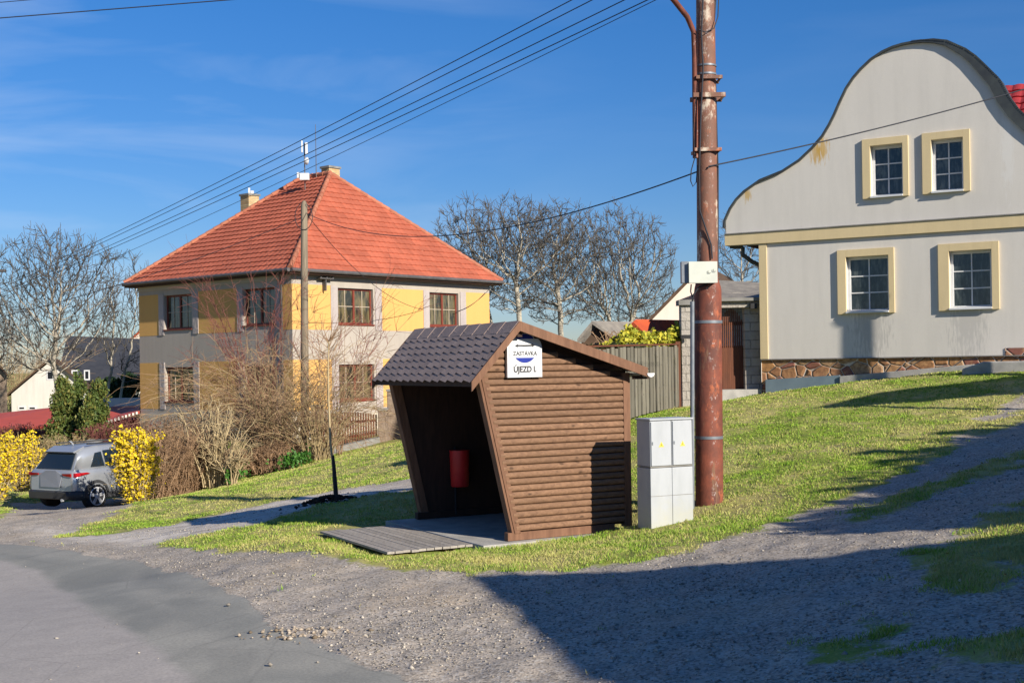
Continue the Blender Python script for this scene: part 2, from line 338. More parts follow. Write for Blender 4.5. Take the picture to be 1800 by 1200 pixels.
# back part (behind the viewer) as a coarse sheet
GZ = zga(GX, GY)
asp, lite, gr = masks(GX, GY)
dark = np.max([np.clip(sdist(q, GX, GY) / .3 + .5 + (hash_noise(GX, GY, 3.1) - .5) * .8, 0, 1) for q in DK], axis=0)
palem = np.clip(sdist(PALE, GX, GY) / .8 + .6, 0, 1)
nearm = np.clip(1 - GY / 40, 0, 1)
GZ += (1 - .9 * asp) * ((hash_noise(GX, GY, 2.1) - .5) * .05 + (hash_noise(GX, GY, 7.0) - .5) * .022) * (GY < 60) + gr * .015
def ground_mat():
    t = NT('ground_surface', 0.95, 0.12)
    ga, al, gg = t.attr('w_asphalt'), t.attr('w_light'), t.attr('w_grass')
    big = t.noise(.55, 5); mid = t.noise(3.1, 5, rough=.62); fine = t.noise(38, 4, rough=.7); vf = t.noise(120, 3, rough=.7)
    # asphalt
    blue = t.mix(t.rng(big, .38, .62), (.37, .355, .31), (.31, .30, .265))
    patch = t.rng(t.noise(.8, 3, t.mapv((1, .5, 1)), dist=.5), .5, .56); blue = t.mix(t.math('MULTIPLY', patch, .3), blue, (.20, .2, .18))
    blue = t.mix(t.math('MULTIPLY', t.attr('w_dark'), .4), blue, (.17, .18, .17))
    pale = t.mix(t.rng(mid, .35, .65), (.44, .40, .365), (.39, .355, .325))
    ac = t.mix(al, blue, pale); ac = t.mix(t.rng(fine, .35, .7, 0, .4), ac, (.1, .1, .1)); ac = t.mix(t.rng(vf, .6, .75, 0, .4), ac, (.42, .41, .39))
    crk = t.voro(.55, 'DISTANCE_TO_EDGE', vec=t.mapv((1, 1, 1)))
    ac = t.mix(t.rng(crk, .0, .008, .16, 0), ac, (.05, .05, .05))
    # gravel
    gc = t.mix(t.rng(mid, .36, .66), (.52, .44, .355), (.36, .31, .255)); gc = t.mix(t.rng(big, .5, .68, 0, .6), gc, (.5, .39, .27))
    vr = t.voro(46, vec=None, out=1); sep = t.n('ShaderNodeSeparateColor'); t.l(vr, sep.inputs[0])
    gc = t.mix(t.rng(sep.outputs[0], .6, 1, 0, .75), gc, (.55, .52, .48)); gc = t.mix(t.rng(sep.outputs[1], .55, 1, 0, .75), gc, (.09, .085, .08))
    gc = t.mix(t.rng(fine, .4, .7, 0, .35), gc, (.13, .12, .11))
    pf_ = t.math('MULTIPLY', t.attr('w_pale'), t.rng(t.noise(2.2, 6, t.mapv((.5, 1.6, 1)), .7), .38, .56, .15, .9)); gc = t.mix(pf_, gc, (.62, .56, .49))
    # grass soil
    dry = t.math('ADD', t.noise(1.1, 6, rough=.65), t.math('MULTIPLY', t.math('SUBTRACT', t.noise(.33, 3), .5), .75))
    sc = t.mix(t.rng(dry, .38, .56), (.22, .27, .05), (.48, .40, .18)); sc = t.mix(t.rng(fine, .35, .7, 0, .6), sc, (.09, .12, .028))
    sc = t.mix(t.rng(t.noise(2.0, 6, rough=.7), .56, .66, 0, .6), sc, (.2, .15, .09)); sc = t.mix(t.rng(mid, .4, .66, 0, .5), sc, (.32, .35, .06))
    nn = t.math('MULTIPLY', t.math('SUBTRACT', t.noise(5.5, 7, rough=.72), .5), 1.5)
    m1 = t.math('ADD', gg, nn); m1 = t.rng(m1, .4, .62)
    n2 = t.math('MULTIPLY', t.math('SUBTRACT', t.noise(4.5, 7, rough=.75), .5), 1.1); m2 = t.rng(t.math('ADD', ga, n2), .42, .58)
    c = t.mix(m2, gc, ac); c = t.mix(m1, c, sc); t.color(c)
    h = t.math('ADD', t.math('MULTIPLY', t.voro(46), .6), fine)
    h = t.math('MULTIPLY', h, t.rng(m2, 0, 1, 1, .22)); t.bump(h, .45, .015)
    return t.m
M_['ground'] = ground_mat()
nc = len(tn); nr = len(dd)
I, J = np.meshgrid(np.arange(nr - 1), np.arange(nc - 1), indexing='ij'); q0 = (I * nc + J).ravel()
Q = np.stack([q0, q0 + 1, q0 + 1 + nc, q0 + nc], 1)
fa = asp[Q].mean(1); fg = gr[Q].mean(1)
sel = np.where(fa > .5, 0, np.where(fg > .5, 2, 1))
V3 = np.stack([GX, GY, GZ], 1)
for k, nm in ((0, 'road'), (1, 'gravel_track'), (2, 'ground')):
    F = Q[sel == k]; u, inv = np.unique(F, return_inverse=True); inv = inv.reshape(F.shape)
    o = fastmesh(nm, V3[u], inv, 4, M_['ground'], None, [('w_asphalt', 'POINT', asp[u]), ('w_light', 'POINT', lite[u]), ('w_grass', 'POINT', gr[u]), ('w_dark', 'POINT', dark[u]), ('w_pale', 'POINT', palem[u])], smooth=True)
    tag(o, kind='structure')
# ground behind and beside the viewpoint
xs = np.concatenate([np.linspace(-400, -40, 12)[:-1], np.linspace(-40, 40, 80), np.linspace(40, 400, 12)[1:]]); ys = np.concatenate([np.linspace(-400, -40, 12)[:-1], np.linspace(-40, 2.2, 44)])
XX, YY = np.meshgrid(xs, ys); bx, by = XX.ravel(), YY.ravel()
bz = zga(bx, by); a2, l2, g2 = masks(bx, by); g2 = np.where((np.abs(bx) > 12), 1.0, g2) * (1 - a2)
n1 = len(xs); I, J = np.meshgrid(np.arange(len(ys) - 1), np.arange(n1 - 1), indexing='ij'); q0 = (I * n1 + J).ravel()
Qb = np.stack([q0, q0 + 1, q0 + 1 + n1, q0 + n1], 1)
tag(fastmesh('ground', np.stack([bx, by, bz - .004], 1), Qb, 4, M_['ground'], None, [('w_asphalt', 'POINT', a2), ('w_light', 'POINT', l2), ('w_grass', 'POINT', g2)], smooth=True), kind='structure')
# side wedges of the near field
# ------------------------------------------------------------------ grass and gravel cover
rs = np.random.RandomState(4)
def grass_mat():
    t = NT('grass_blades', .7, .15); dry = t.noise(1.1, 6, rough=.65); mid = t.noise(3.1, 5, rough=.62)
    g = t.mix(t.attr('rnd'), (.11, .24, .02), (.30, .41, .05)); s = t.mix(t.attr('rnd'), (.46, .40, .17), (.36, .36, .1))
    wide = t.math('MULTIPLY', t.math('SUBTRACT', t.noise(.33, 3), .5), .75); dry = t.math('ADD', dry, wide)
    f = t.rng(t.math('ADD', dry, t.math('MULTIPLY', t.math('SUBTRACT', t.attr('rnd2'), .5), .34)), .40, .58)
    t.color(t.mix(f, g, s)); return t.m
M_['grass'] = grass_mat()
N = 680000
d = np.exp(rs.uniform(np.log(5.6), np.log(42), N)); tx = rs.uniform(-.5, .55, N); gx = tx * d; gy = d
a, l_, g = masks(gx, gy)
# keep-out: shelter slab and platform are laid later (footprint in world coordinates)
SO = np.array([P(905, 950, 16.3).x, 16.3]); SU = np.array([.875, .484]); SU /= np.linalg.norm(SU); SV = np.array([-SU[1], SU[0]])
ru = (gx - SO[0]) * SU[0] + (gy - SO[1]) * SU[1]; rv = (gx - SO[0]) * SV[0] + (gy - SO[1]) * SV[1]
dens = np.clip((g + (hash_noise(gx, gy, 4.0) - .5) * 1.0 - .42) * 2.6, 0, 1) * (.2 + .8 * hash_noise(gx + 3, gy + 7, 2.2)) * (.45 + .55 * np.clip(hash_noise(gx + 31, gy + 3, .55) * 2 - .3, 0, 1)) * (a < .05)
keep = (rs.rand(N) < dens) & ~((ru > -1.75) & (ru < 1.75) & (rv > -.16) & (rv < 3.1))
gx, gy, d = gx[keep], gy[keep], d[keep]; n = len(gx); gz = gza(gx, gy) + .012
def blades(gx, gy, gz, d, hmin, hmax, per=3):
    Vs = []; 
    for k in range(per):
        ang = rs.uniform(0, 6.283, len(gx)); h = rs.uniform(hmin, hmax, len(gx)) * (.6 + .7 * hash_noise(gx, gy, 3)); w = rs.uniform(.0035, .007, len(gx)) * np.clip(d / 14, .7, 2.6)
        ox = rs.uniform(-.04, .04, len(gx)); oy = rs.uniform(-.04, .04, len(gx)); lx = rs.uniform(-.7, .7, len(gx)) * h; ly = rs.uniform(-.7, .7, len(gx)) * h
        c, s = np.cos(ang) * w, np.sin(ang) * w
        Vs.append(np.stack([np.stack([gx + ox - c, gy + oy - s, gz], 1), np.stack([gx + ox + c, gy + oy + s, gz], 1), np.stack([gx + ox + lx, gy + oy + ly, gz + h], 1)], 1))
    V = np.concatenate(Vs, 0); return V.reshape(-1, 3)
V = blades(gx, gy, gz, d, .012, .046)
nf = len(V) // 3
tag(fastmesh('grass', V, np.arange(nf * 3).reshape(-1, 3), 3, M_['grass'], None, [('rnd', 'FACE', rs.rand(nf)), ('rnd2', 'FACE', rs.rand(nf))]), 'short patchy grass, green with straw coloured spots', 'grass', kind='stuff')
# dry leaves lying on the verge
N2 = 5200; dl = np.exp(rs.uniform(np.log(7), np.log(30), N2)); lx = rs.uniform(-.45, .5, N2) * dl; a, l_, g = masks(lx, dl); k = (rs.rand(N2) < g * np.clip(hash_noise(lx, dl, .6) * 2 - .5, .05, 1)); ru = (lx - SO[0]) * SU[0] + (dl - SO[1]) * SU[1]; rv = (lx - SO[0]) * SV[0] + (dl - SO[1]) * SV[1]; k &= ~((ru > -1.75) & (ru < 1.75) & (rv > -.16) & (rv < 3.1)); lx, dl = lx[k], dl[k]; n = len(lx); lz = gza(lx, dl) + .04
A_ = rs.normal(size=(n, 3)); A_[:, 2] *= .3; A_ /= np.linalg.norm(A_, axis=1, keepdims=True); B0 = np.cross(A_, [0, 0, 1]) + rs.normal(size=(n, 3)) * .3; C0_ = np.stack([lx, dl, lz], 1); s_ = rs.uniform(.012, .026, n)[:, None]
V = np.stack([C0_ - A_ * s_, C0_ + B0 * s_ * .5, C0_ + A_ * s_, C0_ - B0 * s_ * .5], 1).reshape(-1, 3)
def dlm():
    t = NT('dry_leaf', .85, .15); t.color(t.mix(t.attr('rnd'), (.16, .08, .035), (.46, .34, .18))); return t.m
tag(fastmesh('fallen_leaves', V, np.arange(n * 4).reshape(-1, 4), 4, dlm(), None, [('rnd', 'FACE', rs.rand(n))]), 'small dry brown leaves scattered over the grass', 'leaves', kind='stuff')
# pebbles
def peb_mat():
    t = NT('gravel_stone', .9, .2); c = t.mix(t.attr('rnd'), (.2, .18, .155), (.52, .47, .4)); t.color(c); return t.m
M_['peb'] = peb_mat()
N = 60000; d = np.exp(rs.uniform(np.log(6.3), np.log(26), N)); tx = rs.uniform(-.45, .5, N); gx = tx * d; gy = d
a, l_, g = masks(gx, gy); dens = np.clip(1 - a * 1.6, 0.012, 1) * (1 - g * .9) * np.clip(hash_noise(gx, gy, 1.3) * 1.6 - .3, .08, 1)
ru = (gx - SO[0]) * SU[0] + (gy - SO[1]) * SU[1]; rv = (gx - SO[0]) * SV[0] + (gy - SO[1]) * SV[1]
k = (rs.rand(N) < dens) & ~((ru > -1.75) & (ru < 1.75) & (rv > -.16) & (rv < 3.1)); gx, gy, d = gx[k], gy[k], d[k]; gz = gza(gx, gy) + .006; n = len(gx)
def octas(gx, gy, gz, sz):
    n = len(gx); ang = rs.uniform(0, 6.28, n); V = np.zeros((n, 6, 3)); sx = sz * rs.uniform(.7, 1.4, n); sy = sz * rs.uniform(.6, 1.1, n); h = sz * rs.uniform(.35, .8, n)
    c, s = np.cos(ang), np.sin(ang)
    for i, (a_, b_, z_) in enumerate([(1, 0, 0), (0, 1, .15), (-1, .1, 0), (.1, -1, -.1), (.15, .1, 1), (0, 0, -1)]):
        V[:, i, 0] = gx + (a_ * sx) * c - (b_ * sy) * s; V[:, i, 1] = gy + (a_ * sx) * s + (b_ * sy) * c; V[:, i, 2] = gz + z_ * h
    F = np.array([(0, 1, 4), (1, 2, 4), (2, 3, 4), (3, 0, 4), (1, 0, 5), (2, 1, 5), (3, 2, 5), (0, 3, 5)])
    return V.reshape(-1, 3), (F[None] + (np.arange(n) * 6)[:, None, None]).reshape(-1, 3)
V, F = octas(gx, gy, gz, rs.gamma(2.0, .0028, n) + .0035)
tag(fastmesh('gravel', V, F, 3, M_['peb'], None, [('rnd', 'FACE', np.repeat(rs.rand(n) ** 1.8, 8))]), 'loose grey gravel scattered over the track and verge', 'gravel', kind='stuff')
# stones in the pothole
hx, hy = hit(522, 1115); n = 90; px_ = hx + rs.normal(0, .22, n); py_ = hy + rs.normal(0, .16, n)
V, F = octas(px_, py_, gza(px_, py_) + .01, rs.uniform(.008, .032, n))
def peb2():
    t = NT('broken_stone', .9, .2); t.color(t.mix(t.attr('rnd'), (.12, .09, .06), (.5, .42, .33))); return t.m
tag(fastmesh('rubble', V, F, 3, peb2(), None, [('rnd', 'FACE', np.repeat(rs.rand(n), 8))]), 'small broken stones in a pothole at the asphalt edge', 'rubble', kind='stuff')
# ------------------------------------------------------------------ bus shelter
M_['log'] = wood('log_siding', (.30, .17, .10), (.155, .085, .052), (1.0, 14, 14), 2.0, rnd=.6, rot=(0, 0, -math.atan2(SU[1], SU[0])))
M_['post'] = wood('stained_timber', (.24, .125, .075), (.15, .075, .045), (6, 6, 1), 2.4, rnd=.3, knots=False)
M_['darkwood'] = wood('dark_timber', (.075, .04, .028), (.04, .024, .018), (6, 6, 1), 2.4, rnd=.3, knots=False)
def shingle_mat():
    t = NT('bitumen_shingle', .95, .15); c = t.mix(t.rng(t.noise(3, 4), .4, .65), (.36, .265, .225), (.27, .20, .175))
    c = t.mix(t.math('MULTIPLY', t.attr('rnd'), .3), c, (.16, .12, .105))
    c = t.mix(t.rng(t.noise(160, 2), .45, .7, 0, .5), c, (.45, .37, .32)); t.color(c); t.bump(t.noise(200, 2), .5, .003); return t.m
M_['shingle'] = shingle_mat()
def S(u, v, z): return Vector((SO[0] + SU[0] * u + SV[0] * v, SO[1] + SU[1] * u + SV[1] * v, z))
SUv = Vector((SU[0], SU[1], 0)); SVv = Vector((SV[0], SV[1], 0)); ZZ = Vector((0, 0, 1))
SL = 2.82; BU = 1.80; LEAN = .46 / 2.05
RU, RZ, FE_U, FE_Z, BE_U, BE_Z = -.03, 2.80, -.71, 2.07, 1.93, 2.18   # ridge and eaves (top surface)
def roofz(u): return RZ - (RU - u) * (RZ - FE_Z) / (RU - FE_U) if u < RU else RZ - (u - RU) * (RZ - BE_Z) / (BE_U - RU)
sh = thing('bus_shelter', S(.6, 1.4, 0), 'brown log sided timber bus shelter with forward leaning open front and shingled roof', 'bus shelter')
def side_wall(v, sgn, mbx):
    z = .085; i = 0; rr = random.Random(int(v * 10) + 3)
    while z < 2.66:
        p = .0865; mid = z + p / 2; uf = -LEAN * mid + .03; ub = BU - .1
        fu = RU - (RZ - .1 - mid) / ((RZ - FE_Z) / (RU - FE_U)); bu = RU + (RZ - .2 - mid) * (BE_U - RU) / (RZ - BE_Z)  # back-slope boards cut short; dark lining above stands in for overhang shadow
        u0 = max(uf, fu); u1 = min(ub, bu)
        if u1 - u0 > .06:
            mbx.cur = rr.random() * .7 + (0.3 if mid > 1.5 else 0); prof = []
            for k in range(7):
                a = math.pi * k / 6; prof.append((math.sin(a) ** .7 * .03, z + .004 + (p - .008) * (1 - math.cos(a)) / 2))
            vs = [];
            for uu in (u0, u1):
                for (o_, zz) in prof: vs.append(S(uu, v - sgn * (o_ + .02), zz))
                vs.append(S(uu, v, z + p)); vs.append(S(uu, v, z))
            m = 9; fs = [(k, k + 1, k + 1 + m, k + m) if sgn > 0 else (k + m, k + 1 + m, k + 1, k) for k in range(8)] + [(8, 0, m, 8 + m)]
            fs += [tuple(range(m)), tuple(range(2 * m - 1, m - 1, -1))]
            mbx.add(vs, fs)
        z += p; i += 1
    # dark backing board so that no light passes between the logs
    mbx.cur = .9
b = MB(); side_wall(0.0, 1, b); b.build('side_wall', M_['log'], sh)
b = MB(); side_wall(SL, -1, b); b.build('side_wall', M_['log'], sh)
def lining(v0, v1):
    pts = [S(.02 + .0, v0, .06), S(BU - .06, v0, .06), S(BU - .06, v0, roofz(BU) - .12), S(RU, v0, RZ - .16), S(-.5, v0, roofz(-.5) - .14), S(-.43, v0, 2.0)]
    b = MB(); b.poly(pts, SVv * (v1 - v0)); b.build('shade_lining', M_['darkwood'], sh)  # dark backing; its top shows past the boards as painted overhang shade
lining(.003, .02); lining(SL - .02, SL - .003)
# back wall of horizontal boards
b = MB(); z = .06
while z < 2.12:
    b.cur = random.Random(int(z * 100)).random(); b.box(S(BU - .04, .02, z), SUv * .03, SVv * (SL - .04), ZZ * .098); z += .1
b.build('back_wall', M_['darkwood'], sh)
# posts: leaning front posts, upright back posts
for v, mm in ((-.045, 'post'), (SL - .05, 'post')):
    b = MB(); b.hexa([S(-.02, v, .06), S(.07, v, .06), S(.07, v + .1, .06), S(-.02, v + .1, .06), S(-.48, v, 2.1), S(-.39, v, 2.14), S(-.39, v + .1, 2.14), S(-.48, v + .1, 2.1)])
    b.build('corner_post', M_[mm], sh, .004)
    b = MB(); b.hexa([S(-.055, v + .01, .06), S(-.023, v + .01, .06), S(-.023, v + .13, .06), S(-.055, v + .13, .06), S(-.515, v + .01, 2.08), S(-.483, v + .01, 2.1), S(-.483, v + .13, 2.1), S(-.515, v + .13, 2.08)])
    b.build('front_trim', M_[mm], sh, .003)
for v in (-.055, SL - .06):
    b = MB(); b.box(S(BU - .1, v, .02), SUv * .11, SVv * .11, ZZ * 2.1); b.build('corner_post', M_['post'], sh, .004)
# sill beams
b = MB(); b.box(S(-.12, -.035, -.03), SUv * 1.66, SVv * .1, ZZ * .105); b.build('sill_beam', M_['post'], sh, .005)
b = MB(); b.box(S(-.12, SL - .06, -.03), SUv * 1.8, SVv * .1, ZZ * .1); b.build('sill_beam', M_['darkwood'], sh, .005)
# roof deck + shingle courses
def slope_deck(u0, u1, t):
    z0, z1 = roofz(u0), roofz(u1); v0, v1 = -.24, SL + .1
    b = MB(); b.hexa([S(u0, v0, z0 - t), S(u1, v0, z1 - t), S(u1, v1, z1 - t), S(u0, v1, z0 - t), S(u0, v0, z0 - .012), S(u1, v0, z1 - .012), S(u1, v1, z1 - .012), S(u0, v1, z0 - .012)]); return b
slope_deck(FE_U, RU, .045).build('roof_deck', M_['darkwood'], sh); slope_deck(RU, BE_U, .045).build('roof_deck', M_['darkwood'], sh)
def shingles(ua, ub, rows, name):
    za, zb = roofz(ua), roofz(ub); b = MB(); rr = random.Random(5)
    L = Vector((ub - ua, zb - za)); ln = L.length; nu, nzz = -L.y / ln, L.x / ln
    if nzz < 0: nu, nzz = -nu, -nzz
    v0, v1 = -.255, SL + .115
    def pt(t, v, h): return S(ua + (ub - ua) * t + nu * h, v, za + (zb - za) * t + nzz * h)
    w = .235
    for r in range(rows):
        t0 = (r - .25) / rows if r else -.02; t1 = min((r + 1.0) / rows, 1); ts = (r + .16) / rows
        v = v0 - w * ((r * .37) % 1.0); k = 0
        while v < v1:
            a, c = max(v, v0), min(v + w, v1); b.cur = rr.random()
            if c - a > .01:
                f = lambda x: t0 + (ts - t0) * max(0, min(1, ((x - v) / w)))
                h = .0085 + .0015 * rr.random(); hb = .003
                p = [pt(f(a), a, h), pt(f(c) if c < v + w * .999 else ts, c, h), pt(t1, c, hb), pt(t1, a, hb)]
                q = [pt(f(a), a, h - .007), pt(f(c) if c < v + w * .999 else ts, c, h - .007)]
                b.quad(*p); b.quad(q[0], q[1], p[1], p[0]); q2 = pt(ts + .0, c, h - .013)
                b.add([p[1], q[1], pt(t1, c, hb - .01), p[2]], [(0, 1, 2, 3)])
            v += w; k += 1
    b.build(name, M_['shingle'], sh)
shingles(FE_U - .02, RU, 8, 'roof_shingles'); shingles(BE_U + .02, RU, 13, 'roof_shingles')
b = MB(); n = 9
for i in range(n):
    v0 = -.255 + i * (SL + .37) / n; v1 = v0 + (SL + .37) / n + .01; b.cur = random.random() * .5; h = .012
    for (u, z) in ((-.17, roofz(-.17)), (.2, roofz(.2))):
        b.add([S(RU, v0, RZ + h + .008), S(RU, v1, RZ + h), S(u, v1, z + h - .004), S(u, v0, z + h + .004), S(u, v0, z + h - .008), S(RU, v0, RZ + h)], [(0, 1, 2, 3), (0, 3, 4, 5)])
b.build('ridge_cap', M_['shingle'], sh)
# barge boards
for v in (-.285, SL + .12):
    for (u0, u1) in ((FE_U - .03, RU), (RU, BE_U + .02)):
        z0, z1 = roofz(u0), roofz(u1); b = MB(); w = .115
        b.hexa([S(u0, v, z0 - w), S(u1, v, z1 - w), S(u1, v + .025, z1 - w), S(u0, v + .025, z0 - w), S(u0, v, z0 + .012), S(u1, v, z1 + .012), S(u1, v + .025, z1 + .012), S(u0, v + .025, z0 + .012)])
        b.build('barge_board', M_['post'], sh, .003)
b = MB(); b.box(S(FE_U + .01, -.25, FE_Z - .085), SUv * .02, SVv * (SL + .35), ZZ * .07); b.build('eave_board', M_['darkwood'], sh)
# purlins showing under the gable overhang
for u, z in ((-.55, roofz(-.55) - .12), (1.55, roofz(1.55) - .13), (.0, RZ - .19)):
    b = MB(); b.box(S(u - .035, -.22, z), SUv * .07, SVv * (SL + .28), ZZ * .075); b.build('purlin', M_['darkwood'], sh)
# gutter at the back eave with a pale cut end
b = MB(); g = []
for k in range(9):
    a = math.pi + math.pi * k / 8; g.append((BE_U + .06 + math.cos(a) * .06, BE_Z - .07 + math.sin(a) * .055))
vs = [S(u, v, z) for v in (-.3, SL + .1) for (u, z) in g]; b.add(vs, [(k, k + 1, k + 10, k + 9) for k in range(8)]); b.add([S(u, -.3, z) for u, z in g], [tuple(range(9))])
gt = b.build('gutter', M_['white'], sh)
b = MB(); b.box(S(BU, -.16, BE_Z - .15), SUv * .26, SVv * .04, ZZ * .05); b.build('gutter_bracket', M_['darkwood'], sh)
# bench along the back wall, deep in the shade
b = MB(); b.box(S(BU - .42, .1, .42), SUv * .36, SVv * (SL - .2), ZZ * .04)
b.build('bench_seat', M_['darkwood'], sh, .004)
# floor slab
b = MB(); b.box(S(-.55, -.17, -.2), SUv * 2.05, SVv * 3.15, ZZ * .165); tag(b.build('concrete_slab', M_['concrete'], None, .01, loc=S(0, 1.4, -.1)), 'pale concrete floor slab under the brown timber shelter', 'slab')
# timber platform
M_['deck'] = wood('weathered_deck', (.42, .38, .335), (.29, .26, .23), (14, 1.2, 14), 2.0, rnd=.45, knots=False, rot=(0, 0, -math.atan2(SU[1], SU[0])))
dk = thing('wooden_platform', S(-1.1, 1.2, -.04), 'grey weathered timber platform laid in front of the shelter opening', 'platform')
b = MB(); nb = 11; u0, u1 = -1.76, -.56
for i in range(nb):
    w = (u1 - u0) / nb; b.cur = random.random(); e0, e1 = random.uniform(-.012, .012), random.uniform(-.012, .012)
    zs = -.045 + random.uniform(-.002, .002)
    b.box(S(u0 + i * w + .004, .10 + e0, zs - .03), SUv * (w - .008), SVv * (2.38 + e1), ZZ * .03)
b.build('deck_boards', M_['deck'], dk, .002)
for v in (.2, 1.15, 2.2):
    b = MB(); b.box(S(u0 + .02, v, -.14), SUv * (u1 - u0 - .04), SVv * .07, ZZ * .089); b.build('joist', M_['darkwood'], dk)
# red bin hanging on the inner back wall
M_['red'] = simple('red_plastic', (.62, .03, .03), (.5, .022, .022), 5, .45, .4, bump=.05)
def at_depth(px, py, d): return P(px, py, d)
bc = S(.98, 1.15, 1.0); r_ = ray(808, 824)
# intersection of the line of sight with the plane u = 0.9
t_ = (2.62 + SO[0] * SV[0] + SO[1] * SV[1]) / (r_.x * SV[0] + r_.y * SV[1]); bc = Vector((r_.x * t_, r_.y * t_, EYE + r_.z * t_))
bn = thing('litter_bin', bc - Vector((0, 0, .27)), 'red cylindrical litter bin mounted inside the dark bus shelter', 'litter bin')
b = MB(); b.tube([bc - ZZ * .26, bc - ZZ * .25, bc + ZZ * .2, bc + ZZ * .27], [.125, .135, .15, .15], 24); b.build('bin_body', M_['red'], bn)
b = MB(); b.tube([bc + ZZ * .27, bc + ZZ * .285], [.156, .156], 24); b.build('rim', M_['red'], bn)
b = MB(); b.tube([S(0, 0, 0) * 0 + Vector((bc.x, bc.y, 0)) + SVv * .15, Vector((bc.x, bc.y, bc.z + .33)) + SVv * .15], .02, 8); b.build('stand', M_['black'], bn)
b = MB(); b.box(bc + SVv * .12 - SUv * .03, SUv * .06, SVv * .05, ZZ * .08); b.build('bracket', M_['black'], bn)
# ------------------------------------------------------------------ bus stop sign
def onwall(px, py, v=-.06):
    r = ray(px, py); n = SV; t = (v + SO[0] * n[0] + SO[1] * n[1]) / (r.x * n[0] + r.y * n[1]); return Vector((r.x * t, r.y * t, EYE + r.z * t))
a0 = onwall(889, 664); a1 = onwall(950, 662); swd = (a1 - a0).dot(SUv); sc_ = (a0 + a1) / 2; su0 = sc_ - Vector((0, 0, 0)); zb = sc_.z
M_['signw'] = simple('sign_white', (.62, .63, .65), (.58, .59, .6), 3, .35, .5, bump=0)
M_['signb'] = simple('sign_blue', (.012, .03, .27), (.01, .025, .23), 3, .35, .5, bump=0)
M_['ink'] = simple('sign_ink', (.015, .015, .02), (.02, .02, .02), 3, .5, .3, bump=0)
sg = thing('bus_stop_sign', Vector((sc_.x, sc_.y, zb)), 'white and blue bus stop sign reading ZASTÁVKA ÚJEZD I. on the gable wall', 'sign')
def sp(x, z, o=0): return Vector((sc_.x, sc_.y, zb)) + SUv * x + ZZ * z - SVv * o
hw = swd / 2; H = .445
body = [(-hw, 0), (hw, 0), (hw, H - .04), (hw - .02, H + .02), (hw - .07, H + .06)] 
arc = [(.15 * math.cos(a), .50 + .075 * math.sin(a)) for a in np.linspace(0.0, math.pi, 15)]
body += arc + [(-hw + .07, H + .06), (-hw + .02, H + .02), (-hw, H - .04)]
b = MB(); b.poly([sp(x, z, 0) for x, z in body], -SVv * .05); b.build('sign_board', M_['signw'], sg, .003)
def flat(name, pts, m, o, parent, th=.003): bb = MB(); bb.poly([sp(x, z, o) for x, z in pts], -SVv * th); return bb.build(name, m, parent)
cz = .373; rr_ = .183
flat('blue_disc', [(rr_ * math.cos(a), cz + rr_ * math.sin(a)) for a in np.linspace(math.pi + .70, 2 * math.pi - .70, 20)], M_['signb'], .052, sg)
flat('blue_disc', [(.13 * math.cos(a) , .50 + .062 * math.sin(a)) for a in np.linspace(0, math.pi, 18)], M_['signb'], .052, sg)
flat('white_panel', [(-hw + .03, .27), (hw - .035, .27), (hw - .035, .475), (hw - .06, .5), (-hw + .055, .5), (-hw + .03, .475)], M_['signw'], .054, sg)
flat('arrow', [(-.15, .405), (-.10, .44), (-.11, .422), (.0, .42), (.10, .424), (.095, .44), (.15, .416), (.10, .388), (.11, .404), (0, .400), (-.11, .404), (-.10, .392)][::-1], M_['ink'], .058, sg)
def text(s, size, x, z, o, m, name, parent, fat=0.0, squeeze=1.0):
    c = bpy.data.curves.new(name, 'FONT'); c.body = s; c.size = size; c.align_x = 'CENTER'; c.extrude = .0012; c.offset = fat
    to = bpy.data.objects.new(name, c); scn.collection.objects.link(to); bpy.context.view_layer.update()
    me = bpy.data.meshes.new_from_object(to.evaluated_get(bpy.context.evaluated_depsgraph_get())); bpy.data.objects.remove(to)
    me.name = name; me.materials.clear(); me.materials.append(m)
    rot = Matrix((SUv, ZZ, -SVv)).transposed()
    me.transform(Matrix.Diagonal((squeeze, 1, 1, 1))); me.transform(rot.to_4x4()); p0 = sp(x, z, o) - WLOC[parent.name]; me.transform(Matrix.Translation(p0))
    ob = bpy.data.objects.new(name, me); scn.collection.objects.link(ob); ob.parent = parent; WLOC[ob.name] = WLOC[parent.name]; return ob
text('ZASTÁVKA', .078, 0, .285, .059, M_['ink'], 'lettering', sg, .001, .92)
text('ÚJEZD I.', .108, 0, .07, .053, M_['ink'], 'lettering', sg, .003, .88)
# ------------------------------------------------------------------ electrical cabinets
M_['cab'] = simple('cabinet_grey', (.62, .64, .65), (.55, .57, .58), 2, .55, .35, bump=.03)
def cabm():
    t = NT('cabinet_plastic', .5, .4); c = t.mix(t.rng(t.noise(2.5, 5, t.mapv((2, 2, .6))), .4, .7), (.40, .42, .445), (.35, .37, .39)); sx = t.n('ShaderNodeSeparateXYZ'); t.l(t.co, sx.inputs[0])
    gr = t.rng(t.math('ADD', sx.outputs[2], t.math('MULTIPLY', t.math('SUBTRACT', t.noise(7, 6, rough=.7), .5), .8)), .02, .42, .8, 0); c = t.mix(gr, c, (.4, .4, .34)); t.color(c); return t.m
M_['cab'] = cabm()
M_['yel'] = simple('warning_yellow', (.75, .55, .08), (.7, .5, .06), 4, .5, .4, bump=0)
CD = 16.0; c0 = P(1145, 926, CD); c1 = P(1219, 915, CD + .27); cz0 = c0.z - .05; ztop = P(1145, 738, CD).z
cdir = Vector((c1.x - c0.x, c1.y - c0.y, 0)); cw = cdir.length; cdir.normalize(); cn = Vector((-cdir.y, cdir.x, 0))
def CC(a, bq, z): return Vector((c0.x, c0.y, 0)) + cdir * a + cn * bq + ZZ * z
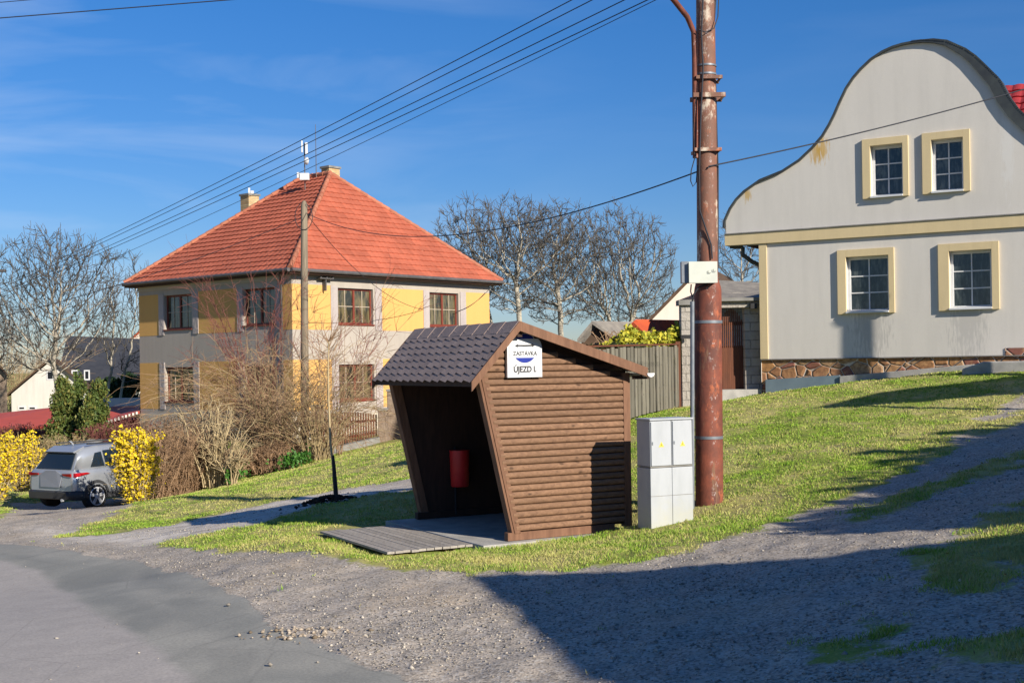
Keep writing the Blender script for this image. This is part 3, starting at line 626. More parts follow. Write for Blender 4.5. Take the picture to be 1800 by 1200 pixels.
cab = thing('electrical_cabinet', CC(cw / 2, .15, cz0), 'pale grey double electrical cabinet standing on grass between shelter and rusty pole', 'electrical cabinet')
dep = .34
for i, (a, w) in enumerate(((0, cw * .505), (cw * .505 + .004, cw * .495 - .004))):
    b = MB(); b.box(CC(a, 0, cz0 - .1), cdir * w, cn * dep, ZZ * (ztop - cz0 - .52)); b.build('plinth_box', M_['cab'], cab, .006)
    zd = ztop - .62
    b = MB(); b.box(CC(a + .003, .004, zd + .012), cdir * (w - .006), cn * (dep - .008), ZZ * .60); b.build('cabinet_body', M_['cab'], cab, .006)
    b = MB(); b.box(CC(a + .012, -.012, zd + .03), cdir * (w - .024), cn * .014, ZZ * .565); dr = b.build('cabinet_door', M_['cab'], cab, .004)
    b = MB(); b.box(CC(a + .022, -.02, zd + .3), cdir * .012, cn * .01, ZZ * .04); b.build('lock', M_['zinc'], dr)
    tp = [CC(a + w * .5 + dx, -.0128, zd + .27 + dz) for dx, dz in ((-.04, 0), (.04, 0), (0, .07))]
    b = MB(); b.poly(tp, -cn * .002); b.build('warning_triangle', M_['yel'], dr)
    tp = [CC(a + w * .5 + dx, -.0150, zd + .277 + dz) for dx, dz in ((-.004, .002), (.006, .014), (.001, .02), (.007, .045), (-.007, .022), (-.001, .016))]
    b = MB(); b.poly(tp, -cn * .001); b.build('lightning_mark', M_['ink'], dr)
    b = MB(); b.box(CC(a + .004, -.003, zd - .36), cdir * (w - .008), cn * .006, ZZ * .006); b.build('panel_seam', M_['darkconcrete'], cab)
b = MB(); b.box(CC(-.012, -.02, ztop - .008), cdir * (cw + .024), cn * (dep + .03), ZZ * .022); b.build('cabinet_lid', M_['cab'], cab, .006)
b = MB(); b.box(CC(.002, .002, ztop - .614), cdir * (cw - .004), cn * (dep - .004), ZZ * .022); b.build('joint_strip', M_['darkconcrete'], cab)
# ------------------------------------------------------------------ rusty utility pole
def rust():
    t = NT('rusty_painted_steel', .7, .35); a = t.noise(2.2, 7, t.mapv((1.6, 1.6, 1.1)), .68); bb = t.noise(9, 6, t.mapv((1, 1, .5)), .7)
    sx = t.n('ShaderNodeSeparateXYZ'); t.l(t.co, sx.inputs[0])
    c = t.mix(t.rng(a, .38, .6), (.22, .062, .036), (.11, .038, .027)); c = t.mix(t.rng(sx.outputs[2], 2.9, 3.6, 0, .6), c, (.19, .11, .075)); c = t.mix(t.rng(bb, .56, .68, 0, .85), c, (.42, .12, .05))
    # whitish peeling coat: strong on the upper shaft, flecks in a strip lower down
    up = t.rng(sx.outputs[2], 2.8, 3.5, .0, .07); low = t.rng(t.noise(13, 5, t.mapv((1, 1, .6)), .75), .57, .64, 0, .75)
    strip = t.math('MULTIPLY', t.rng(sx.outputs[0], -.02, .04), t.rng(sx.outputs[0], .12, .07))
    c = t.mix(t.math('MULTIPLY', low, strip), c, (.5, .44, .42))
    pe = t.rng(t.math('ADD', t.noise(3.2, 7, t.mapv((1.4, 1.4, .7)), .7), up), .60, .67); pe = t.math('MULTIPLY', pe, t.rng(sx.outputs[2], 2.7, 3.1))
    c = t.mix(pe, c, (.5, .42, .33)); c = t.mix(t.rng(t.noise(5, 6, t.mapv((3, 3, .4)), .7), .58, .66, 0, .7), c, (.2, .12, .07)); t.color(c)
    t.bump(bb, .5, .012); return t.m
M_['rust'] = rust()
PD = 17.3; pb = P(1247, 880, PD); ptx = P(1240, 0, PD); lean = (ptx.x - pb.x) / (ptx.z - pb.z)
def PP(z, ox=0, oy=0): return Vector((pb.x + (z - pb.z) * lean + ox, PD + oy, z))
pole = thing('utility_pole', PP(pb.z), 'tall rusty steel utility pole with peeling pale paint beside the white cabinets', 'utility pole')
zn = P(1247, 512, PD).z
b = MB(); b.tube([PP(pb.z - .3), PP(zn - .0), PP(zn + .06), PP(zn + .12), PP(zn + .17)], [.192, .188, .18, .16, .146], 28, caps=False); b.build('pole_base_tube', M_['rust'], pole)
b = MB(); b.tube([PP(zn + .1), PP(zn + 1.8), PP(zn + 3.5), PP(8.5)], [.146, .14, .132, .122], 24); b.build('pole_shaft', M_['rust'], pole)
for py in (566, 768): 
    z = P(1247, py, PD).z; b = MB(); b.tube([PP(z - .02), PP(z + .02)], .197, 24); b.build('clamp_band', M_['zinc'], pole)
for py in (117, 132, 490):
    z = P(1240, py, PD).z; b = MB(); b.tube([PP(z - .012), PP(z + .012)], .146, 20); b.build('clamp_band', M_['zinc'], pole)
for py, wl, wr, hh in ((143, .16, .2, .045), (175, .2, .24, .06), (269, .19, .18, .045)):
    z = P(1240, py, PD).z; b = MB(); b.box(PP(z, -wl, -.175), Vector((wl + wr, 0, 0)), Vector((0, .045, 0)), ZZ * hh); b.box(PP(z, -wl, .135), Vector((wl + wr, 0, 0)), Vector((0, .045, 0)), ZZ * hh)
    for s_ in (-wl + .01, wr - .03): b.box(PP(z + .005, s_, -.15), Vector((.02, 0, 0)), Vector((0, .3, 0)), ZZ * .03)
    b.build('cross_bracket', M_['rust'], pole)
b = MB(); zc = P(1240, -78, PD).z
for dz in (0, .42): b.box(PP(zc + dz, -.25, -.2), Vector((.95, .25, 0)), Vector((-.01, .07, 0)), ZZ * .07)
b.build('crossarm', M_['rust'], pole)
for i, (px, py) in enumerate(((1213, -106), (1231, -92), (1245, -70), (1256, -57))):
    b = MB(); q = P(px, py, PD - .25); b.tube([q - ZZ * .06, q - ZZ * .03, q + ZZ * .03, q + ZZ * .05], [.02, .045, .04, .015], 10); b.build('insulator', M_['white'], pole)
# lamp bracket tube
lt = [PP(P(1226, 280, PD).z, -.17, -.1), PP(P(1226, 100, PD).z, -.17, -.1), PP(P(1222, 60, PD).z, -.18, -.1), P(1208, 30, PD - .2), P(1184, 0, PD - .5), P(1130, -60, PD - 1.3), P(1080, -95, PD - 2.0)]
lb = thing('street_lamp', lt[0], 'rusty street lamp arm clamped to the upper left side of the rusty pole', 'street lamp')
b = MB(); b.tube(lt, .038, 12); b.build('lamp_arm', M_['rust'], lb)
b = MB(); q = lt[-1]; b.tube([q, q + Vector((-.15, -.15, .0)), q + Vector((-.5, -.5, -.02)), q + Vector((-.62, -.62, -.03))], [.05, .11, .12, .04], 12); b.build('lamp_head', M_['zinc'], lb)
# junction box
jb0 = P(1212, 497, PD - .32); jw = .375; jh = .28
jb = thing('junction_box', jb0, 'pale beige junction box strapped to the rusty pole with black cables below', 'junction box')
M_['beige'] = simple('box_beige', (.56, .58, .5), (.48, .5, .44), 5, .5, .4, bump=.05)
b = MB(); b.box(jb0, Vector((jw, .02, 0)), Vector((0, .16, 0)), ZZ * jh); b.build('box_body', M_['beige'], jb, .006)
b = MB(); b.box(jb0 + Vector((-.008, -.012, -.006)), Vector((jw + .016, .02, 0)), Vector((0, .012, 0)), ZZ * (jh + .012)); lid = b.build('box_lid', M_['beige'], jb, .004)
for i, (x, z) in enumerate(((.25, .13), (.32, .15))): b = MB(); b.box(jb0 + Vector((x, -.015, z)), (.006, 0, 0), (0, .004, 0), (0, 0, .03)); b.box(jb0 + Vector((x, -.015, z - .004)), (.04, 0, 0), (0, .004, 0), (0, 0, .005)); b.build('lid_mark', M_['black'], lid)
b = MB(); b.box(jb0 + Vector((-.1, .05, .0)), Vector((.1, 0, 0)), Vector((0, .12, 0)), ZZ * (jh + .015)); b.build('side_box', M_['zinc'], jb, .004)
# cables and conduit on the pole
def pc(pts): return [P(x, y, PD - dd_) for x, y, dd_ in pts]
def cab_obj(name, pts, r, m, label, cat, group=None, n=6):
    b = MB(); b.tube(pts, r, n); return tag(b.build(name, m, None, loc=pts[0]), label, cat, group)
cab_obj('conduit', [P(1217, 905, PD - .25), P(1217, 700, PD - .2), P(1217, 530, PD - .2)], .03, M_['zinc'], 'grey steel conduit running up the left side of the rusty pole', 'conduit', n=12)
cab_obj('cable', pc([(1217, 530, .2), (1219, 518, .22), (1228, 505, .2), (1240, 500, .2), (1252, 490, .2), (1262, 470, .05), (1262, 300, .0), (1260, 240, .0), (1257, 120, 0), (1255, 40, .02), (1258, 0, .0)]), .012, M_['cable'], 'black cable running up the right edge of the rusty pole', 'cable')
cab_obj('cable', pc([(1215, 500, .15), (1214, 512, .17), (1217, 522, .18)]), .01, M_['cable'], 'short black cable from junction box into the grey conduit', 'cable')
cab_obj('cable', pc([(1252, 455, .17), (1250, 430, .17), (1240, 400, .17), (1230, 370, .17), (1229, 300, .19), (1232, 200, .2), (1236, 120, .2), (1233, 60, .2), (1237, -30, .2)]), .012, M_['cable'], 'black cable winding down the front of the rusty pole shaft', 'cable')
cab_obj('cable', pc([(1222, 275, .15), (1215, 300, .15), (1214, 318, .15), (1218, 328, .15), (1224, 320, .15), (1226, 290, .15)]), .008, M_['cable'], 'small black cable loop hanging at the left of the rusty pole', 'cable')
cab_obj('cable', pc([(1221, 272, .15), (1219, 230, .15), (1221, 190, .15), (1224, 170, .2)]), .006, M_['cable'], 'thin black cable bowed between two brackets of the rusty pole', 'cable')
cab_obj('cable', pc([(1264, -20, .1), (1262, 30, .12), (1255, 50, .16), (1240, 57, .2), (1228, 52, .2)]), .008, M_['cable'], 'black cable curling round the top of the rusty pole', 'cable')
# ------------------------------------------------------------------ overhead wires
def wire(name, a, c, sag, r, label, group='overhead wires crossing the sky', n=26):
    pts = []
    for i in range(n + 1):
        t = i / n; p = a.lerp(c, t); p = p - ZZ * sag * 4 * t * (1 - t); pts.append(p)
    # radius grows slightly nowhere: constant
    b = MB(); b.tube(pts, r, 5); return tag(b.build(name, M_['cable'], None, loc=a), label, 'wire', group)
ws = [((-150, 523), (1213, -104)), ((-150, 523), (1231, -90)), ((-150, 532), (1245, -68)), ((-150, 531), (1256, -55))]
def slope_line(x0, y0, x1, y1, x): return y0 + (y1 - y0) * (x - x0) / (x1 - x0)
W4 = [((213, 380), (990, 0), 1213, 'topmost'), ((231, 380), (1028, 0), 1231, 'second from the top'), ((259.6, 380), (1088, 0), 1245, 'third from the top'), ((279, 381.5), (1132, 0), 1256, 'lowest')]
for (p0, p1, xe, wh) in W4:
    f = lambda x: slope_line(p0[0], p0[1], p1[0], p1[1], x)
    wire('overhead_wire', P(-170, f(-170), 75), P(xe, f(xe), PD - .25), {1213: .45, 1231: .42, 1245: .4, 1256: .34}[xe], .0085, 'dark power wire, %s of four parallel lines slanting across the sky' % wh)
f = lambda x: slope_line(195, 429.5, 1145, 0, x)
wire('overhead_wire', P(-170, f(-170), 75), P(1252, f(1252), PD - .2), .5, .006, 'thin pale wire slanting alone just below the four power lines', n=16)
wire('overhead_wire', P(-250, 52, 19), P(760, -28, 19), .0, .009, 'dark cable cutting the top left corner of the sky, lower of the pair')
wire('overhead_wire', P(-250, 26, 19), P(760, -60, 19), .0, .006, 'faint thin wire cutting the top left corner of the sky, upper of the pair')
# timber pole
M_['oldpole'] = wood('old_timber_pole', (.26, .21, .15), (.15, .12, .085), (9, 9, .5), 2.5, rnd=0, knots=False)
TD = 40.0; tb = P(536, 812, TD); tt = P(534.5, 353, TD)
tp_ = thing('utility_pole', tb, 'slim weathered timber utility pole standing before the yellow house corner', 'utility pole')
b = MB(); b.tube([tb - ZZ * .3, tb + (tt - tb) * .5, tt - ZZ * .12, tt], [.145, .125, .105, .05], 12); b.build('pole_shaft', M_['oldpole'], tp_)
b = MB(); b.tube([tt - ZZ * .45 - Vector((.12, 0, 0)), tt - ZZ * .45 + Vector((.2, 0, 0))], .03, 8); b.build('bracket', M_['black'], tp_)
b = MB(); b.tube([tt - ZZ * (.1 + .0) + Vector((.28 * math.sin(a), -.12, -.42 + .42 * math.cos(a))) for a in np.linspace(0.3, 5.9, 16)], .012, 5); b.build('cable_loop', M_['cable'], tp_)
tk = P(537, 374, TD)
wire('overhead_wire', tk, PP(P(1240, 298, PD).z, 0, -.17), .85, .011, 'black cable sagging from the timber pole to the rusty pole', n=40)
wire('overhead_wire', PP(P(1240, 296, PD).z, 0, -.17), P(2050, 78, 21.0), .12, .010, 'black cable from the rusty pole rising right across the curved gable', n=30)
wire('overhead_wire', tk - ZZ * .1, P(-40, 566, 41.5), .28, .012, 'black cable sagging left from the timber pole past the tiled roof', n=30)
# ------------------------------------------------------------------ generic wall with openings
class Plane:
    def __init__(s, o, u, n): s.o = Vector((o[0], o[1], 0)); s.u = Vector((u[0], u[1], 0)).normalized(); s.n = Vector((n[0], n[1], 0)).normalized()
    def p(s, a, z, out=0): return s.o + s.u * a + s.n * out + ZZ * z
    def px(s, x, y, out=0):
        r = ray(x, y); oo = s.o + s.n * out; t = (oo.x * s.n.x + oo.y * s.n.y) / (r.x * s.n.x + r.y * s.n.y)
        q = Vector((r.x * t, r.y * t, EYE + r.z * t)); return ((q - oo).dot(s.u), q.z)
def wall_holes(b, pl, a0, a1, z0, z1, holes, rev=.16):
    xs = sorted({a0, a1, *[h[0] for h in holes], *[h[1] for h in holes]}); zs = sorted({z0, z1, *[h[2] for h in holes], *[h[3] for h in holes]})
    for i in range(len(xs) - 1):
        for j in range(len(zs) - 1):
            cx, cz = (xs[i] + xs[i + 1]) / 2, (zs[j] + zs[j + 1]) / 2
            if any(h[0] < cx < h[1] and h[2] < cz < h[3] for h in holes): continue
            b.quad(pl.p(xs[i], zs[j]), pl.p(xs[i + 1], zs[j]), pl.p(xs[i + 1], zs[j + 1]), pl.p(xs[i], zs[j + 1]))
    for (x0, x1, q0, q1) in holes:
        c = [(x0, q0), (x1, q0), (x1, q1), (x0, q1)]
        for k in range(4):
            A, B_ = c[k], c[(k + 1) % 4]; b.quad(pl.p(*A), pl.p(*B_), pl.p(*B_, -rev), pl.p(*A, -rev))
def prism_on(b, pl, x0, x1, z0, z1, o0, o1): b.box(pl.p(x0, z0, o0), pl.u * (x1 - x0), pl.n * (o1 - o0), ZZ * (z1 - z0))
def window(pl, x0, x1, z0, z1, root, mf, mg, rev=.16, fw=.07, split=True, cols=2, rows=2, bw=.022, sill=None, sillm=None, label=None):
    b = MB(); d0, d1 = -rev, -rev + .06
    prism_on(b, pl, x0, x1, z0, z0 + fw, d0, d1); prism_on(b, pl, x0, x1, z1 - fw, z1, d0, d1)
    prism_on(b, pl, x0, x0 + fw, z0 + fw, z1 - fw, d0, d1); prism_on(b, pl, x1 - fw, x1, z0 + fw, z1 - fw, d0, d1)
    xm = (x0 + x1) / 2
    if split: prism_on(b, pl, xm - fw * .62, xm + fw * .62, z0 + fw, z1 - fw, d0, d1 + .004)
    w = b.build('window', mf, root, .004)
    if label: w['label'] = label
    g = MB(); g.quad(pl.p(x0 + fw * .5, z0 + fw * .5, -rev + .02), pl.p(x1 - fw * .5, z0 + fw * .5, -rev + .02), pl.p(x1 - fw * .5, z1 - fw * .5, -rev + .02), pl.p(x0 + fw * .5, z1 - fw * .5, -rev + .02))
    g.build('pane', mg, w)
    m = MB(); spans = [(x0 + fw, xm - fw * .62), (xm + fw * .62, x1 - fw)] if split else [(x0 + fw, x1 - fw)]
    for (a, c) in spans:
        for k in range(1, cols): xx = a + (c - a) * k / cols; prism_on(m, pl, xx - bw / 2, xx + bw / 2, z0 + fw, z1 - fw, -rev + .022, -rev + .045)
        for k in range(1, rows): zz = z0 + fw + (z1 - z0 - 2 * fw) * k / rows; prism_on(m, pl, a, c, zz - bw / 2, zz + bw / 2, -rev + .022, -rev + .043)
    m.build('glazing_bars', M_['bars'] if mf is not M_['white'] else mf, w)
    if sill is not None:
        s_ = MB(); prism_on(s_, pl, x0 - .04, x1 + .04, z0 - .05, z0 + .0, -rev + .06, sill); s_.build('sill', sillm, w, .004)
    return w
M_['bars'] = simple('glazing_bar', (.5, .42, .32), (.42, .34, .26), 4, .6, .3, bump=0)
M_['brownframe'] = simple('red_brown_window_paint', (.2, .04, .022), (.14, .03, .018), 4, .55, .35, bump=.05)
# ------------------------------------------------------------------ tiles
def tile_mat(name, c1, c2, lichen=.6):
    t = NT(name, .8, .3); sx = t.n('ShaderNodeSeparateXYZ'); t.l(t.co, sx.inputs[0])
    c = t.mix(t.rng(t.noise(1.1, 5), .38, .65), c1, c2); c = t.mix(t.rng(t.attr('rnd'), 0, 1, 0, .35), c, tuple(x * .5 for x in c1))
    c = t.mix(t.rng(t.noise(7, 6, rough=.75), .63, .72, 0, lichen), c, (.62, .4, .3)); c = t.mix(t.rng(t.noise(3.5, 6, rough=.7), .55, .7, 0, .35), c, tuple(x * .45 for x in c1))
    t.color(c); t.bump(t.noise(30, 4), .25, .01); return t.m
M_['tile'] = tile_mat('red_clay_tile', (.46, .125, .07), (.37, .098, .055))
M_['tile_red'] = tile_mat('crimson_tile', (.4, .035, .04), (.3, .03, .035), .3)
M_['tile_old'] = tile_mat('brown_old_tile', (.2, .075, .04), (.13, .055, .035), .3)
def tiled(b, A, B_, C, D, row=.34, wav=.30, amp=.028, step=.045):
    # eave A->B, top D->C
    A, B_, C, D = map(Vector, (A, B_, C, D)); sl = ((D + C) / 2 - (A + B_) / 2); L = sl.length; E = (B_ - A); nrm = E.cross(sl).normalized()
    if nrm.z < 0: nrm = -nrm
    eu = E.normalized(); nrow = max(2, round(L / row)); rr = random.Random(3)
    # slope direction perpendicular to the eave
    for r in range(nrow):
        t0, t1 = r / nrow, (r + 1) / nrow
        p0, p1 = A.lerp(D, t0), B_.lerp(C, t0); q0, q1 = A.lerp(D, t1), B_.lerp(C, t1)
        sv_ = (D - A); up = sv_ - eu * sv_.dot(eu); upn = up / nrow
        w = (p1 - p0).length
        if w < .1: continue
        n = max(2, int(w / (wav / 6))); x0 = (p0 - A).dot(eu)
        top = []; bot = []; cs = []
        for i in range(n + 1):
            x = w * i / n; ph = (x0 + x) / wav; hh = amp * (abs(math.sin(math.pi * ph)) ** .8); s_ = math.floor(ph)
            pb_ = p0 + eu * x
            xt = min(max(x0 + x, (q0 - A).dot(eu)), (q1 - A).dot(eu)); f_up = 1.0
            # clip at hips: the top point slides inside
            xa, xb = (q0 - A).dot(eu), (q1 - A).dot(eu); lx = x0 + x
            if lx < xa and xa > x0: f_up = (lx - x0) / max(xa - x0, 1e-6)
            if lx > xb and x0 + w > xb: f_up = min(f_up, (x0 + w - lx) / max(x0 + w - xb, 1e-6))
            f_up = max(0, min(1, f_up))
            bot.append(pb_ + nrm * (step + hh)); top.append(pb_ + upn * f_up + nrm * (step + hh - (step - .006) * f_up)); cs.append(s_)
        for i in range(n):
            b.cur = random.Random(cs[i] * 131 + r * 17).random()
            b.add([bot[i], bot[i + 1], top[i + 1], top[i]], [(0, 1, 2, 3)])
            b.add([bot[i] - nrm * (step + .02), bot[i + 1] - nrm * (step + .02), bot[i + 1], bot[i]], [(0, 1, 2, 3)])
def caps(b, p, q, r=.11, n=None, seg=.36):
    p, q = Vector(p), Vector(q); L = (q - p).length; n = n or max(1, int(L / seg))
    for i in range(n):
        a, c = p.lerp(q, i / n), p.lerp(q, (i + 1) / n); b.cur = random.random(); b.tube([a, c + (q - p).normalized() * .03], [r * 1.12, r * .9], 8)
# ------------------------------------------------------------------ yellow two storey house
C0 = Vector((-.175 * 47, 47, 0)); RD = Vector((.643, .766, 0)).normalized(); LD = Vector((-RD.y, RD.x, 0)); RW, LW = 11.29, 10.0
plR = Plane(C0, RD, -LD); plL = Plane(C0 + LD * LW, -LD, -RD)      # left face runs from its far end to the corner
hz0, hz1 = -1.6, 5.95
yh = thing('house', C0 + (RD * RW + LD * LW) / 2, 'two storey yellow and grey rendered house with red hipped tile roof', 'house')
M_['render'] = plaster('grey_beige_render', (.41, .365, .315), .28); M_['yellow'] = plaster('yellow_render', (.64, .375, .125), .12)
M_['roughc'] = plaster('roughcast_surround', (.42, .37, .35), .35, True); M_['plinth'] = plaster('cream_plinth', (.5, .45, .36), .3)
M_['surr'] = plaster('pale_window_reveal', (.48, .43, .36), .15)
def rect(pl, x0, y0, x1, y1):   # pixel rectangle -> plane rectangle, using the middle of the sides
    a0, za = pl.px(x0, (y0 + y1) / 2); a1, _ = pl.px(x1, (y0 + y1) / 2); xm = (x0 + x1) / 2
    _, zt = pl.px(xm, y0); _, zb_ = pl.px(xm, y1); return [min(a0, a1), max(a0, a1), zb_, zt]
wR = [rect(plR, 594, 509, 656, 570), rect(plR, 755, 513, 806, 573)]
zu0, zu1 = (wR[0][2] + wR[1][2]) / 2, (wR[0][3] + wR[1][3]) / 2
wl_ = rect(plR, 594, 640, 656, 703); zl0, zl1 = wl_[2], wl_[3]
for w in wR: w[2], w[3] = zu0, zu1
wR += [[wR[0][0], wR[0][1], zl0, zl1], [wR[1][0], wR[1][1], zl0, zl1]]
wL = [rect(plL, 289, 525, 337, 585), rect(plL, 428, 510, 483, 575)]
for w in wL: w[2], w[3] = zu0, zu1
wL += [[w[0], w[1], zl0, zl1] for w in wL]
plR2 = Plane(C0 + RD * RW, LD, RD); plL2 = Plane(C0 + LD * LW + RD * RW, -RD, LD)
for pl, W_, hs_ in ((plR, RW, wR), (plL, LW, wL), (plR2, LW, []), (plL2, RW, [])):
    b = MB(); wall_holes(b, pl, 0, W_, hz0, hz1, hs_, .18); b.build('wall', M_['render'], yh)
for pl, W_, hs_ in ((plR, RW, wR), (plL, LW, wL)):
    ups = sorted(hs_[:2]); sw = .36
    for (zb_, zt, hset) in ((3.70, 5.42, ups), (.62, 2.56, ups)):
        cuts = [0.0]
        for h in hset: cuts += [h[0] - .02 - sw, h[1] + .10 + sw]
        cuts.append(W_)
        for i in range(0, len(cuts), 2):
            if cuts[i + 1] - cuts[i] > .15:
                b = MB(); prism_on(b, pl, cuts[i] + (.003 if i == 0 else 0), cuts[i + 1] - (.003 if i == 4 else 0), zb_, zt, .001, .006); b.build('yellow_panel', M_['yellow'], yh)
        for h in hset:
            for (q0, q1) in ((h[0] - .02 - sw, h[0] - .02), (h[1] + .10, h[1] + .10 + sw)):
                b = MB(); prism_on(b, pl, q0, q1, zb_, zt, .001, .03); b.build('roughcast_strip', M_['roughc'], yh)
    b = MB(); prism_on(b, pl, 0, W_, hz0, .42, .001, .05); b.build('plinth', M_['plinth'], yh)
    b = MB(); prism_on(b, pl, -.002, W_ + .002, 5.60, 5.95, .001, .05); b.build('frieze', M_['surr'], yh)
    for h in hs_: window(pl, h[0], h[1], h[2], h[3], yh, M_['brownframe'], M_['hglass'] if 'hglass' in M_ else M_['glass'], .18, .075, True, 2, 2, .025, .05, M_['brownframe'])
# roof
OH = .42; ze, zr = 5.93, 10.55
e0 = C0 - RD * OH - LD * OH; e1 = C0 + RD * (RW + OH) - LD * OH; e2 = C0 + RD * (RW + OH) + LD * (LW + OH); e3 = C0 - RD * OH + LD * (LW + OH)
for e in (e0, e1, e2, e3): e.z = ze
mid = C0 + RD * RW / 2 + LD * LW / 2; rl = .95
r0 = mid - LD * rl + ZZ * zr; r1 = mid + LD * rl + ZZ * zr
b = MB()
tiled(b, e0, e1, r0, r0 + RD * .01); tiled(b, e3, e0, r0, r1); tiled(b, e1, e2, r1, r0); tiled(b, e2, e3, r1, r1 + RD * .01)
rf = b.build('roof', M_['tile'], yh)
b = MB(); b.add([e0, e1, e2, e3], [(0, 3, 2, 1)]); dn = ZZ * .16
for p, q in ((e0, e1), (e1, e2), (e2, e3), (e3, e0)): b.add([p - dn, q - dn, q, p], [(0, 1, 2, 3)])
b.add([e0 - dn, e1 - dn, e2 - dn, e3 - dn], [(0, 3, 2, 1)]); b.build('soffit', M_['darkwood'], rf)
M_['mortar'] = simple('hip_tile_mortar', (.48, .2, .12), (.40, .13, .08), 5, .85, .2, rnd=.4)
b = MB(); up_ = ZZ * .05
for p in (e0, e1): caps(b, p + up_, r0 + up_, .1)
for p in (e2, e3): caps(b, p + up_, r1 + up_, .1)
caps(b, r0 + up_, r1 + up_, .12); b.build('hip_tiles', M_['mortar'], rf)
M_['gut'] = simple('zinc_gutter', (.13, .12, .12), (.09, .085, .085), 3, .55, .4, .3, bump=.05)
for p, q, nn_ in ((e0, e1, -LD), (e3, e0, -RD)):
    b = MB(); b.tube([p + nn_ * .07 - ZZ * .03, q + nn_ * .07 - ZZ * .03], .075, 10); b.build('gutter', M_['gut'], yh)
q = C0 + LD * .25 - RD * .07; b = MB(); b.tube([e0 + LD * .6 - RD * .07 - ZZ * .08, e0 + LD * .7 - ZZ * .3 + RD * .1, C0 + LD * .5 - RD * .1 + ZZ * 5.3, C0 + LD * .5 - RD * .1 + ZZ * -.8], .05, 8); b.build('downpipe', M_['gut'], yh)
def brickm(name, c1, c2, mortar, sc=1.0):
    t = NT(name, .9, .2); x = t.n('ShaderNodeTexBrick'); x.inputs['Scale'].default_value = sc; x.inputs['Brick Width'].default_value = .27; x.inputs['Row Height'].default_value = .085; x.inputs['Mortar Size'].default_value = .012
    for i, c in ((1, c1), (2, c2), (3, mortar)): x.inputs[i].default_value = (*c, 1)
    g = t.n('ShaderNodeSeparateXYZ'); t.l(t.co, g.inputs[0]); cb = t.n('ShaderNodeCombineXYZ'); t.l(t.math('ADD', g.outputs[0], g.outputs[1]), cb.inputs[0]); t.l(g.outputs[2], cb.inputs[1]); t.l(cb.outputs[0], x.inputs[0])
    t.color(t.mix(t.rng(t.noise(5, 4), .4, .7, 0, .4), x.outputs[0], tuple(v * .4 for v in c1))); return t.m
M_['chbrick'] = brickm('yellow_chimney_brick', (.62, .46, .24), (.5, .3, .13), (.3, .26, .2))
def chimney(px, pyt, pyb, d, w, l):
    c = P(px, pyt, d); b = MB(); zb_ = P(px, pyb, d).z
    b.box(Vector((c.x, c.y, zb_)) - RD * w / 2 - LD * l / 2, RD * w, LD * l, ZZ * (c.z - zb_)); ch = b.build('chimney', M_['chbrick'], rf)
    b = MB(); b.box(Vector((c.x, c.y, c.z)) - RD * (w / 2 + .05) - LD * (l / 2 + .05), RD * (w + .1), LD * (l + .1), ZZ * .09); b.build('chimney_cap', M_['darkconcrete'], ch); return ch, c
ch1, cc1 = chimney(581, 297, 345, 54.6, .62, .5); ch2, cc2 = chimney(439, 345, 400, 59.5, .62, .62)
b = MB(); b.box(cc2 + Vector((-.05, -.1, .09)), (.08, 0, 0), (0, .1, 0), (0, 0, .3)); b.box(cc2 + Vector((.06, -.1, .05)), (.14, 0, 0), (0, .12, 0), (0, 0, .2)); b.build('vent_pipe', M_['white'], ch2)
# wire bracket on the wall
b = MB(); a, z = plR.px(567, 491); 
for dz in (0,): b.box(plR.p(a - .35, z, .02), RD * .7, -LD * .25, ZZ * .04)
for k in range(3): b.tube([plR.p(a - .3 + .3 * k, z + .04, .25), plR.p(a - .3 + .3 * k, z + .17, .25)], .04, 8)
b.box(plR.p(a - .03, z - .45, .01), RD * .05, -LD * .2, ZZ * .45); b.build('wire_bracket', M_['gut'], yh)
wire('overhead_wire', tk, plR.p(*plR.px(742, 544), .05), .6, .011, 'black service cable sagging from timber pole to the yellow house wall', n=24)
wire('overhead_wire', plR.p(*plR.px(800, 548), .04), plR.p(*plR.px(851, 509), .3), .15, .012, 'short black cable looping past the right upper window of the yellow house', n=10)
# antenna mast and lightning rod
am = P(536, 318, 53.5)
an = thing('antenna_mast', am, 'white wireless antennas and box on a short mast at the red roof ridge', 'antenna')
b = MB(); b.tube([am - ZZ * .4, am + ZZ * 1.62], .025, 8); b.build('mast', M_['gut'], an)
b = MB(); b.box(am + Vector((-.19, -.25, -.0)), (.40, 0, 0), (0, .2, 0), (0, 0, .30)); b.build('equipment_box', M_['white'], an, .02)
for dx, h0, w in ((-.12, 1.2, .06), (.05, 1.12, .1)):
    b = MB(); b.box(am + Vector((dx, -.12, h0)), (w, 0, 0), (0, .08, 0), (0, 0, .5)); b.build('panel_antenna', M_['white'], an, .01)
b = MB(); c = am + Vector((.12, -.15, .82)); b.tube([c, c + Vector((-.06, -.05, 0)), c + Vector((-.1, -.08, 0))], [.17, .12, .03], 14); b.build('dish', M_['white'], an)
b = MB(); b.box(am + Vector((-.31, -.2, .1)), (.1, 0, 0), (0, .1, 0), (0, 0, .24)); b.build('radio_unit', M_['white'], an, .01)
lr = P(556, 312, 54.3); tag((lambda bb: (bb.tube([lr - ZZ * .3, lr + ZZ * 2.3], [.022, .012], 6), bb.build('lightning_rod', M_['gut'], None, loc=lr))[1])(MB()), 'thin upright lightning rod on the red roof beside the yellow brick chimney', 'lightning rod')
